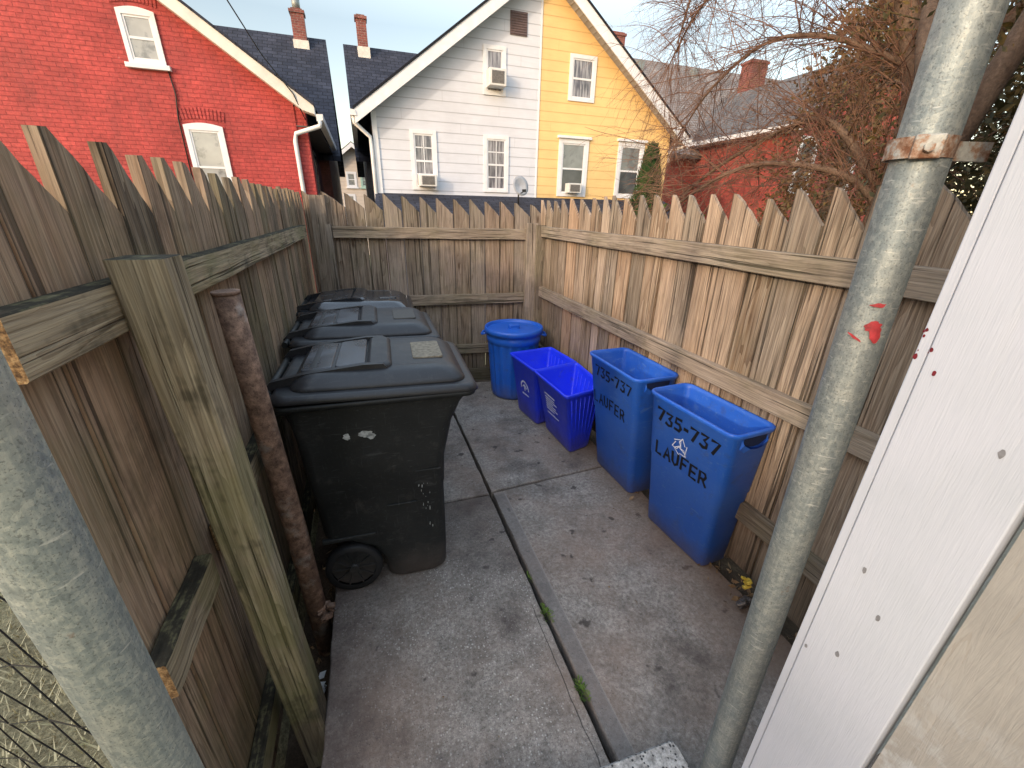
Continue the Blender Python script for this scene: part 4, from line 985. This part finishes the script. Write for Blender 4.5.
# ---- white and yellow duplex
D = 11.
DU = thing('duplex_house', 'gabled duplex half white siding and half yellow siding behind the back fence', 'house', (4.3, 11, GZ)); DO = (-4.3, -11, -GZ)
def dpart(name, bm, m, parent=DU): 
    return obj(name, bm, m, parent)
DUo = bpy.data.objects.new  # noqa
def inlocal(o, off):   # children built in world coordinates: move their data into the parent's frame
    o.data.transform(Matrix.Translation(off))
XL, XC, XR, ZE, ZA = .42, 4.315, 8.21, 3.56, 6.42
sl_ = (ZA - ZE) / (XC - XL)
k0 = len(C.objects)
def mark(): return set(C.objects)
before = mark()
bm = B(); poly(bm, [(XL, D, GZ), (XC, D, GZ), (XC, D, ZA), (XL, D, ZE)]); obj('wall', bm, M_white, DU, label='white siding half')
bm = B(); poly(bm, [(XC, D, GZ), (XR, D, GZ), (XR, D, ZE), (XC, D, ZA)]); obj('wall', bm, M_yellow, DU, label='yellow siding half')
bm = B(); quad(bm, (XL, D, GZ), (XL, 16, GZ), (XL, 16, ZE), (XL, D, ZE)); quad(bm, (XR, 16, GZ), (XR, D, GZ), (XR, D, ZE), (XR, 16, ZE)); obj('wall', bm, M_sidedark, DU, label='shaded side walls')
bm = B(); box(bm, XL - .02, XL + .09, D - .03, D, GZ, ZE - .05); box(bm, XC - .02, XC + .015, D - .02, D, GZ, ZA - .1); obj('corner_trim', bm, M_wtrim, DU)
ov = .38; oh = .36 # eave overhang, gable overhang
def rz_(x): return ZA - abs(x - XC) * sl_
up = .10
bm = B()
for s in (-1, 1):
    xe = XC + s * (XC - XL + ov); ze = ZA - (XC - XL + ov) * sl_
    pts = [(XC, D - oh, ZA + up + .12), (xe, D - oh, ze + up + .12), (xe, 17.5, ze + up + .12), (XC, 17.5, ZA + up + .12)]
    slopeslab(bm, pts, .05)
fixn(bm); obj('roof', bm, M_roofdark, DU)
bm = B()
for s in (-1, 1):
    xe = XC + s * (XC - XL + ov - .02); ze = ZA - (XC - XL + ov - .02) * sl_
    prism(bm, [(XC, D - oh + .02, ZA + up + .066), (xe, D - oh + .02, ze + up + .066), (xe, D - oh + .02, ze - .10), (XC, D - oh + .02, ZA - .10)], (0, .03, 0))
fixn(bm); obj('rake_board', bm, M_wtrim, DU)
bm = B()
for s in (-1, 1):
    xe = XC + s * (XC - XL + ov - .03); ze = ZA - (XC - XL + ov - .03) * sl_
    slopeslab(bm, [(XC, D - oh + .052, ZA - .01), (xe, D - oh + .052, ze - .01), (xe, D + .01, ze - .01), (XC, D + .01, ZA - .01)], .02)
    if s == 1:
        for k in range(34):
            u = k / 34 + .01; x = XC + s * u * (XC - XL + ov - .05); z = ZA - abs(x - XC) * sl_ - .034; box(bm, x, x + .012, D - oh + .06, D - .01, z - .012, z + .002)
fixn(bm); obj('soffit', bm, M_soffit, DU)
bm = B(); xe = XL - ov - .06; ze = ZA - (XC - XL + ov) * sl_
prism(bm, [(xe, D - oh, ze + .06), (xe + .12, D - oh, ze + .06), (xe + .10, D - oh, ze + .16), (xe - .01, D - oh, ze + .17)], (0, 5.5, 0))
xe2 = XR + ov - .06; prism(bm, [(xe2, D - oh, ze + .06), (xe2 + .12, D - oh, ze + .06), (xe2 + .13, D - oh, ze + .17), (xe2, D - oh, ze + .16)], (0, 5.5, 0))
fixn(bm); obj('gutter', bm, M_gutter, DU)
bm = B(); downspout(bm, [(xe + .05, D - oh + .1, ze + .07), (xe + .06, D - oh + .12, ze - .05), (XL - .08, D - .06, ze - .28), (XL - .07, D - .05, ze - .45), (XL - .07, D - .05, GZ)], .042); obj('downspout', bm, M_gutter, DU); bm = B()
downspout(bm, [(xe2 + .05, D - oh + .1, ze + .07), (xe2 + .04, D - oh + .12, ze - .02), (XR + .06, D - .02, ze - .12), (XR + .05, D, ze - .4)], .04); obj('downspout', bm, M_gutter, DU)
# main block behind
bm = B(); slopeslab(bm, [(-.02, 20, 7.12), (8.75, 20, 7.12), (8.75, 15.9, 3.05), (-.02, 15.9, 3.05)], .12); slopeslab(bm, [(-.02, 20, 7.12), (8.75, 20, 7.12), (8.75, 24.1, 3.05), (-.02, 24.1, 3.05)], .12); fixn(bm); obj('roof', bm, M_roofdark, DU, label='rear main roof')
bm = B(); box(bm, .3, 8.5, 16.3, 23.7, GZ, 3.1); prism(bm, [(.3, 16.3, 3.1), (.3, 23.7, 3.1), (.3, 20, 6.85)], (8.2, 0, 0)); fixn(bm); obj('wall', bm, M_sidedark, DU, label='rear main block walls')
chimney(DU, .68, 19.75, 6.5, 7.95, .35, .36)
bm = B(); box(bm, 3.56, 3.965, D - .02, D + .01, 5.20, 5.63); 
for k in range(9): box(bm, 3.58, 3.94, D - .035, D - .021, 5.225 + k * .045, 5.245 + k * .045)
obj('vent', bm, M_vent, DU)
# low shingled roof of the rear addition
bm = B(); slopeslab(bm, [(.33, D - .005, 1.89), (8.30, D - .005, 1.89), (8.42, 8.9, 1.20), (.20, 8.9, 1.20)], .10); fixn(bm); obj('addition_roof', bm, M_roofdark, DU)
bm = B(); box(bm, .4, 8.2, 9.1, D - .02, GZ, 1.14); obj('addition_wall', bm, M_sidedark, DU)
window(DU, 1.20, 1.80, 1.98, 3.22, D, .08, 'grid', M_panecurt, tm=M_wtrim, sill=False)
window(DU, 2.93, 3.56, 1.98, 3.22, D, .08, 'grid', M_panecurt, sill=False)
window(DU, 2.93, 3.47, 4.02, 4.96, D, .08, 'two', M_panecurt, sill=False)
window(DU, 5.07, 5.78, 4.08, 5.02, D, .08, 'two', M_panecurt, sill=False)
window(DU, 4.90, 5.74, 1.94, 3.27, D, .10, 'two', M_panegrey, sill=False, head=True)
window(DU, 6.62, 7.42, 1.94, 3.30, D, .10, 'two', M_panegrey, sill=False, head=True)
bm = B(); quad(bm, (5.04, D - .012, 2.06), (5.60, D - .012, 2.06), (5.60, D - .012, 2.60), (5.04, D - .012, 2.60)); obj('pane', bm, M_panedark, DU); bm = B(); quad(bm, (6.76, D - .012, 2.06), (7.28, D - .012, 2.06), (7.28, D - .012, 2.6), (6.76, D - .012, 2.6)); obj('pane', bm, M_panedark, DU)
for o in mark() - before: o.data and inlocal(o, (-4.3, -11, -GZ))
aircon(1.33, 1.73, 2.05, 2.30, D, 'white window air conditioner in the lower left window of the white siding')
aircon(3.00, 3.40, 4.15, 4.48, D, 'white window air conditioner in the upper window of the white siding')
aircon(5.14, 5.52, 2.02, 2.25, D, 'white window air conditioner in the window of the yellow siding', .22)
SD = thing('satellite_dish', 'round grey satellite dish on the dark low roof below the white siding', 'satellite dish', (3.62, 10.35, 1.72))
bm = B(); prof = [(.0001, .0), (.08, .006), (.15, .02), (.2, .038), (.225, .05), (.225, .056), (.15, .028), (.0001, .006)]
lathe(bm, prof, 32); Mx = Matrix.Translation((0, -.06, .38)) @ Matrix.Rotation(math.radians(75), 4, 'X') @ Matrix.Rotation(.3, 4, 'Y'); bmesh.ops.transform(bm, matrix=Mx, verts=bm.verts[:]); obj('dish', bm, M_dish, SD)
bm = B(); tube(bm, [(0, 0, -.05), (0, 0, .2), (0, -.02, .36)], .02, 8); tube(bm, [(0, -.05, .22), (.02, -.33, .26)], .012, 6); box(bm, -.02, .06, -.36, -.30, .25, .31); obj('mast', bm, M_darkmetal, SD)

# ---- red brick house on the left
RH = thing('brick_house', 'bright red painted brick house with cream fascia on the left', 'house', (-4, 11, GZ)); before = mark()
RX, RC, RE, RA = -1.12, -5.02, 3.27, 5.85
RE, slr = 3.63, .715; RA = RE + slr * (RX - RC)
def hexw(bm, y, holes): pass
bm = B(); poly(bm, [(2 * RC - RX, D, GZ), (RX, D, GZ), (RX, D, RE), (RC, D, RA), (2 * RC - RX, D, RE)]); obj('wall', bm, M_redbrick, RH)
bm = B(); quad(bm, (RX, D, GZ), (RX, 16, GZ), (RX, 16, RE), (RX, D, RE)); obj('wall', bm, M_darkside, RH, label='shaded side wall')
bm = B(); box(bm, RX + .002, RX + .2, D + .02, D + .35, GZ, RE - .15); obj('corner_pier', bm, M_redbrick, RH)
bm = B()
for s in (-1, 1):
    xe = RC + s * (RX - RC + .42); ze = RA - (RX - RC + .42) * slr
    slopeslab(bm, [(RC, D - .32, RA + .17), (xe, D - .32, ze + .17), (xe, 17.5, ze + .17), (RC, 17.5, RA + .17)], .05)
fixn(bm); obj('roof', bm, M_roofdark, RH)
bm = B()
for s in (-1, 1):
    xe = RC + s * (RX - RC + .41); ze = RA - (RX - RC + .41) * slr
    prism(bm, [(RC, D - .30, RA + .115), (xe, D - .30, ze + .115), (xe, D - .30, ze - .03), (xe - s * .22, D - .30, ze + .03), (RC, D - .30, RA - .12)], (0, .29, 0))
fixn(bm); obj('rake_board', bm, M_fascia, RH)
bm = B(); xe = RX + .43; ze = 3.13
prism(bm, [(xe, D - .30, ze + .06), (xe + .12, D - .30, ze + .08), (xe + .13, D - .30, ze + .19), (xe, D - .30, ze + .18)], (0, 5.3, 0)); fixn(bm); obj('gutter', bm, M_gutter, RH)
bm = B(); slopeslab(bm, [(RX, D, ze + .0), (xe, D - .01, ze + .0), (xe, 16, ze), (RX, 16, ze)], .02); fixn(bm); obj('soffit', bm, plain('dark_soffit', (.09, .085, .085), .7), RH)
bm = B(); downspout(bm, [(xe + .06, D - .26, ze + .08), (xe + .05, D - .26, ze - .02), (RX - .02, D - .06, ze - .16), (RX - .06, D - .05, ze - .30), (RX - .05, D - .05, GZ)], .045); obj('downspout', bm, M_gutter, RH)
bm = B(); slopeslab(bm, [(-9.5, 20, 7.18), (-.60, 20, 7.18), (-.47, 15.9, 3.05), (-9.5, 15.9, 3.05)], .14); slopeslab(bm, [(-9.5, 20, 7.18), (-.60, 20, 7.18), (-.6, 24, 3.05), (-9.5, 24, 3.05)], .14); fixn(bm); obj('roof', bm, M_roofdark, RH, label='rear main roof')
bm = B(); box(bm, -9.2, -.85, 16.3, 23.6, GZ, 3.1); prism(bm, [(-.85, 16.3, 3.1), (-.85, 23.6, 3.1), (-.85, 20, 6.9)], (-8, 0, 0)); fixn(bm); obj('wall', bm, M_darkside, RH, label='rear main block walls')
chimney(RH, -1.42, 19.75, 6.45, 7.85, .42, .40, pot=True)
window(RH, -3.74, -3.17, 3.93, 4.72, D, .07, 'two', M_paneshade, sill=True, arch=.05)
window(RH, -3.15, -2.48, 1.55, 3.0, D, .08, 'two', M_paneshade, sill=True, arch=.05)
# brick arches over the windows
bm = B()
for (xa, xb, z) in ((-3.80, -3.11, 4.79), (-3.21, -2.42, 3.07)):
    n = 13
    for k in range(n):
        u = (k + .5) / n; x = xa + (xb - xa) * u; zc = z + .05 * math.sin(PI * u); ta = (u - .5) * -.35
        box(bm, -.022, .022, -.012, .01, .0, .19, M=Matrix.Translation((x, D, zc)) @ Matrix.Rotation(-ta, 4, 'Y'))
obj('brick_arch', bm, M_redbrick, RH)
bm = B(); tube(bm, [(-3.17, D - .02, 3.9), (-3.14, D - .02, 3.5), (-3.2, D - .02, 3.1), (-3.22, D - .02, 1.5)], .012, 5); obj('wall_cable', bm, M_cable, RH)
for o in mark() - before: o.data and inlocal(o, (4, -11, -GZ))
# side windows of the red wing (face +x)
for k, y in enumerate((12.2, 13.7)):
    bm = B(); box(bm, RX - .01, RX + .04, y, y + .75, 1.55, 2.95); w_ = obj('window', bm, plain('grey_side_trim', (.24, .22, .23), .6), RH); inlocal(w_, (4, -11, -GZ))
    bm = B(); box(bm, RX + .03, RX + .045, y + .09, y + .66, 1.64, 2.86); p_ = obj('pane', bm, M_panedark, w_); inlocal(p_, (4, -11, -GZ))

# ---- grey roofed brick house on the right
GH = thing('brick_house', 'old red brick house with large grey shingle roof behind bare branches', 'house', (14, 12, GZ)); before = mark()
bm = B(); slopeslab(bm, [(9.6, 20, 8.0), (24, 20, 8.0), (24, 15.2, 3.7), (9.6, 15.2, 3.7)], .14); slopeslab(bm, [(9.6, 20, 8.0), (24, 20, 8.0), (24, 24.5, 3.7), (9.6, 24.5, 3.7)], .14); fixn(bm); obj('roof', bm, M_roofgrey, GH)
bm = B(); box(bm, 9.9, 23.7, 15.6, 24, GZ, 3.8); obj('wall', bm, M_oldbrick, GH, label='rear main block wall')
gx0, gx1, gc, ge, gy = 12.95, 19.5, 16.2, 4.22, 11.3; gs = .66
bm = B(); quad(bm, (gx0, 16, GZ), (gx0, gy, GZ), (gx0, gy, ge), (gx0, 16, ge)); poly(bm, [(gx0, gy, GZ), (gx1, gy, GZ), (gx1, gy, ge), (gc, gy, ge + gs * (gc - gx0)), (gx0, gy, ge)]); obj('wall', bm, M_oldbrick, GH)
bm = B(); zr = ge + gs * (gc - gx0)
slopeslab(bm, [(gc, gy - .3, zr + .12), (gx0 - .3, gy - .3, ge - .2 + .12), (gx0 - .3, 19, ge - .2 + .12), (gc, 19, zr + .12)], .06); slopeslab(bm, [(gc, gy - .3, zr + .12), (gx1 + .3, gy - .3, ge - .2 + .12), (gx1 + .3, 19, ge - .2 + .12), (gc, 19, zr + .12)], .06); fixn(bm); obj('roof', bm, M_roofgrey2, GH, label='wing roof')
bm = B(); box(bm, gx0 - .42, gx0 - .28, gy - .3, 16.2, ge - .22, ge - .08); box(bm, gx0 - .28, gx0, gy - .3, 16, ge - .24, ge - .21); obj('gutter', bm, M_gutter, GH)
window(GH, 13.3, 14.1, 2.3, 3.9, gy, .1, 'two', M_panedark); window(GH, 15.2, 16.0, 2.3, 3.9, gy, .1, 'two', M_panedark)
chimney(GH, 11.3, 20, 7.5, 8.75, .7, .6, flash=False); chimney(GH, 16.9, 17.5, 6.0, 7.72, .85, .6, flash=False)
bm = B(); box(bm, 12.2, 12.5, 19.3, 19.6, 7.3, 7.75); box(bm, 15.2, 15.45, 19.3, 19.6, 7.3, 7.75); obj('roof_vent', bm, M_galv, GH)
for o in mark() - before: o.data and inlocal(o, (-14, -12, -GZ))

# ---- small cream house far behind the gap
CHs = thing('gabled_house', 'small cream gabled house far away in the gap between the houses', 'house', (-.2, 30, GZ)); before = mark()
bm = B(); poly(bm, [(-2.6, 30, GZ), (2.2, 30, GZ), (2.2, 30, 3.1), (-.2, 30, 4.95), (-2.6, 30, 3.1)]); obj('wall', bm, M_cream, CHs)
bm = B(); slopeslab(bm, [(-.2, 29.6, 5.15), (-2.95, 29.6, 3.0), (-2.95, 36, 3.0), (-.2, 36, 5.15)], .1); slopeslab(bm, [(-.2, 29.6, 5.15), (2.55, 29.6, 3.0), (2.55, 36, 3.0), (-.2, 36, 5.15)], .1); fixn(bm); obj('roof', bm, M_roofgrey2, CHs)
bm = B()
for s in (-1, 1): prism(bm, [(-.2, 29.55, 5.08), (-.2 + s * 2.75, 29.55, 2.93), (-.2 + s * 2.75, 29.55, 2.7), (-.2, 29.55, 4.85)], (0, .05, 0))
fixn(bm); obj('rake_board', bm, M_wtrim, CHs)
window(CHs, -.72, -.12, 2.7, 3.55, 30, .1, 'two', M_panegrey); window(CHs, .1, .75, 2.7, 3.55, 30, .1, 'grid', M_panegrey, tm=plain('pale_green_trim', (.35, .5, .43), .6)); window(CHs, -1.0, -.3, .6, 2.3, 30, .1, 'two', M_panegrey)
for o in mark() - before: o.data and inlocal(o, (.2, -30, -GZ))

# ---- overhead cable
bm = B(); tube(bm, [(-3.0, 4.0, 5.7), (-2.3, 7.3, 5.35), (-1.75, 9.6, 4.7), (-1.478, 10.6, 4.283 - .1), (-1.05, 10.68, 3.62), (-.9, 10.75, 3.2)], .011, 6)
o = obj('overhead_cable', bm, M_cable); tag(o, 'thin black overhead cable running down to the red brick house corner', 'cable')

# ------------------------------------------------------------------ vegetation
# arborvitae in front of the yellow house
AT = thing('arborvitae_tree', 'narrow conical green arborvitae in front of the yellow siding', 'tree', (6.82, 9.75, GZ))
bm = B(); tube(bm, [(0, 0, 0), (0, 0, 3.9)], [.07, .02], 8); obj('trunk', bm, M_bark, AT)
bm = B()
for i in range(9000):
    z = ru(.2, 4.42); f = z / 4.45; R = .62 * (1 - f) ** .5 * min(1, f * 4 + .4); a = ru(0, 6.28); lump = 1 + .28 * mnoise.noise(Vector((math.cos(a) * 1.5, math.sin(a) * 1.5, z * 2.3))); r = R * lump * (1 - .5 * rnd() ** 2)
    p = Vector((r * math.cos(a), r * math.sin(a), z)); s = ru(.035, .075); d = Vector((math.cos(a) * .5, math.sin(a) * .5, 1)).normalized(); sd = d.cross(Vector((math.cos(a + ru(-1, 1)), math.sin(a + ru(-1, 1)), 0))).normalized()
    bm.faces.new([bm.verts.new(v) for v in (p - sd * s * .4, p + sd * s * .4, p + d * s * 1.9)])
obj('crown', bm, M_arbor, AT)

# bare tree with drooping reddish twigs
def limb(bm, p, d, L, r, segs=7, curl=.25, droop=0., n=6, end=.35):
    pts = [Vector(p)]; d = Vector(d).normalized(); dirs = [d.copy()]
    for i in range(segs):
        d = (d + Vector((ru(-1, 1), ru(-1, 1), ru(-1, 1))) * curl + Vector((0, 0, -droop))).normalized(); pts.append(pts[-1] + d * L / segs); dirs.append(d.copy())
    tube(bm, pts, [r * (1 - (1 - end) * i / segs) for i in range(segs + 1)], n, False); return pts, dirs
BT = thing('bare_tree', 'leafless tree with arching reddish brown twigs beyond the right fence', 'tree', (3.9, 2.9, -.1)); before = mark()
trunk = B(); br = B(); tw = B()
mains = []
def path(bm, pts, r0, r1, n=10):
    P = []
    for i in range(len(pts) - 1):
        a, b = Vector(pts[i]), Vector(pts[i + 1]); a0 = Vector(pts[max(i - 1, 0)]); b1 = Vector(pts[min(i + 2, len(pts) - 1)])
        for k in range(5):
            t = k / 5; P.append(.5 * ((2 * a) + (b - a0) * t + (2 * a0 - 5 * a + 4 * b - b1) * t * t + (3 * a - a0 - 3 * b + b1) * t ** 3))
    P.append(Vector(pts[-1])); tube(bm, P, [r0 + (r1 - r0) * i / (len(P) - 1) for i in range(len(P))], n, False); mains.append(P); return P
path(trunk, [(3.9, 2.5, -.2), (3.85, 2.45, .9), (3.9, 2.42, 1.9), (4.0, 2.55, 2.5), (4.05, 2.95, 3.4), (4.3, 3.2, 4.6), (4.2, 3.6, 6.)], .115, .05)
path(br, [(3.88, 2.43, 1.7), (3.8, 2.9, 2.25), (3.9, 3.4, 2.36), (3.8, 4.2, 2.05), (3.7, 4.9, 1.55)], .034, .010, 8)
path(br, [(3.9, 2.42, 1.6), (3.7, 2.7, 1.9), (3.5, 3.5, 2.0), (3.3, 4.3, 1.6)], .035, .012, 7)
path(br, [(4.02, 2.8, 3.0), (3.8, 3.4, 3.5), (3.7, 4.1, 3.75), (3.65, 4.7, 3.6), (3.7, 5.2, 3.2)], .030, .007, 7)
path(br, [(4.0, 2.6, 2.6), (3.7, 3.1, 2.9), (3.6, 3.7, 3.0), (3.55, 4.3, 2.7), (3.6, 4.8, 2.2)], .024, .006, 7)
path(br, [(4.2, 3.1, 4.2), (4.0, 3.7, 4.7), (4.0, 4.5, 4.8), (4.1, 5.3, 4.4), (4.3, 5.9, 3.7)], .040, .01, 7)
path(br, [(4.0, 2.5, 2.4), (4.6, 2.2, 3.2), (5.0, 1.9, 4.2)], .06, .02, 7)
path(br, [(4.1, 3.0, 3.6), (4.8, 3.4, 4.4), (5.2, 4.2, 4.9), (5.4, 5.0, 4.8)], .045, .012, 7)
ntw = 0
for P in mains:
    for i in range(2, len(P)):
        if P[i].z < 1.2: continue
        for q in range(6):
            base = P[i].lerp(P[i - 1], rnd()); t = (P[i] - P[i - 1]).normalized()
            d = (t * ru(.2, 1) + Vector((ru(-.8, .8), ru(-.9, .75), ru(-.5, .9)))).normalized()
            L = ru(.45, 1.15); pts, dr = limb(tw, base, d, L, ru(.0028, .006), 8, .11, ru(-.02, .07), 4)
            for m in range(5):
                k = random.randint(1, 7); d2 = (dr[k] + Vector((ru(-1, 1), ru(-1, 1), ru(-1, .7))) * .75).normalized(); p2, dr2 = limb(tw, pts[k], d2, L * ru(.3, .65), ru(.0013, .0026), 6, .12, ru(-.02, .07), 3); ntw += 1
                for m2 in range(2):
                    k = random.randint(1, 5); d3 = (dr2[k] + Vector((ru(-1, 1), ru(-1, 1), ru(-1, .8))) * .8).normalized(); limb(tw, p2[k], d3, L * ru(.15, .35), ru(.0009, .0015), 4, .22, ru(0, .12), 3)
obj('trunk', trunk, M_bark, BT); obj('limb', br, M_bark, BT); obj('twig_crown', tw, M_twig, BT)
for o in mark() - before: o.data and inlocal(o, (-3.9, -2.9, .1))
# leaning dark trunk behind the pipe
LT = thing('evergreen_tree', 'dark leaning evergreen tree behind the galvanised pipe', 'tree', (3.0, 1.7, -.1)); before = mark()
bm = B(); tube(bm, [(3.05, 1.85, -.2), (3.0, 1.76, 1.5), (3.05, 1.6, 2.2), (3.15, 1.45, 3.0), (3.5, 1.4, 4.5)], [.085, .062, .056, .05, .04], 12); tube(bm, [(3.03, 1.7, 1.7), (3.4, 2.2, 2.6), (3.9, 2.7, 3.8)], [.06, .05, .03], 8); obj('trunk', bm, M_barkdark, LT)
bm = B()
for c in range(420):
    p0 = Vector((ru(3.3, 7.5), ru(.6, 5.2), ru(1.2, 5.4)))
    if p0.y / p0.x > .82 or (p0.y / p0.x > .6 and rnd() < .5): continue
    # branchlet with sprays of small leaves
    d = Vector((ru(-1, 1), ru(-1, 1), ru(-.5, .5))).normalized(); R = ru(.22, .42)
    q0 = p0 + d * .5; tube(bm, [p0 - d * .3, p0, q0], [.006, .004, .002], 3, False)
    for i in range(110):
        p = p0 + Vector((random.gauss(0, 1), random.gauss(0, 1), random.gauss(0, .55))) * R * .62; leafquad(bm, p, ru(.010, .026), 2.2)
for c in range(430):
    px_ = ru(3.2, 6.5); p0 = Vector((px_, px_ * ru(.12, .55), ru(.9, 4.6))); R = ru(.2, .4)
    for i in range(90): leafquad(bm, p0 + Vector((random.gauss(0, 1), random.gauss(0, 1), random.gauss(0, .6))) * R * .62, ru(.016, .042), 2.0)
obj('crown', bm, M_everg, LT)
for o in mark() - before: o.data and inlocal(o, (-3.0, -1.7, .1))
# farther brownish evergreen
FT = thing('evergreen_tree', 'bronze tinged evergreen tree in front of the old brick house', 'tree', (10.3, 7.6, GZ)); before = mark()
bm = B(); tube(bm, [(10.3, 7.6, GZ), (10.3, 7.6, 3), (10.4, 7.7, 5.6)], [.2, .15, .05], 10); obj('trunk', bm, M_barkdark, FT)
bm = B()
for c in range(240):
    z = ru(.4, 5.6); R = 1.7 * (1 - max(0, (z - 2.5) / 4.4)) ; a = ru(0, 6.28); r = R * math.sqrt(rnd()); p0 = Vector((10.4 + r * math.cos(a), 7.6 + r * math.sin(a), z))
    for i in range(50): leafquad(bm, p0 + Vector((random.gauss(0, 1), random.gauss(0, 1), random.gauss(0, .6))) * .2, ru(.04, .085), 1.9)
obj('crown', bm, M_bronze, FT)
for o in mark() - before: o.data and inlocal(o, (-10.3, -7.6, -GZ))
# low shrub poking above the right fence
for (x, y, z, s, n, lab) in ((2.6, 3.42, 1.42, .22, 900, 'small green leafy shrub tip showing over the sunlit fence near the yellow house'), (3.2, 3.9, 1.2, .35, 1200, 'broader low green shrub just behind the sunlit fence under the twigs')):
    bm = B()
    for i in range(n):
        p = Vector((random.gauss(0, 1) * s * .45, random.gauss(0, 1) * s * .45, random.gauss(0, 1) * s * .5 + z)); leafquad(bm, p, ru(.015, .035), 1.8)
    t = thing('shrub', lab, 'shrub', (x, y, -.1)); obj('foliage', bm, M_ivy, t)
    bm = B()
    for k in range(4): tube(bm, [(0, 0, -.1), (ru(-.1, .1), ru(-.1, .1), z * .6), (ru(-.15, .15), ru(-.15, .15), z)], [.012, .008, .004], 5)
    obj('stem', bm, M_bark, t)

# ------------------------------------------------------------------ added unseen garage, behind and left of the camera: keeps the low sun off the yard
GA = thing('blocker', 'added unseen brick garage with flat roof standing across the lane behind the yard', 'blocker', (-9.5, -6, -.12))
bm = B(); box(bm, -2.5, 2.5, -6, 5.9, -.3, 3.30); obj('wall', bm, M_oldbrick, GA)
bm = B(); box(bm, -2.65, 2.65, -6.15, 6.05, 3.301, 3.47); obj('roof', bm, M_roofgrey2, GA)
bm = B(); box(bm, 2.5, 2.54, -3.2, .2, -.3, 2.2)
for k in range(5): box(bm, 2.541, 2.56, -3.1, .1, -.2 + k * .48, .2 + k * .48)
obj('door', bm, M_wtrim, GA)
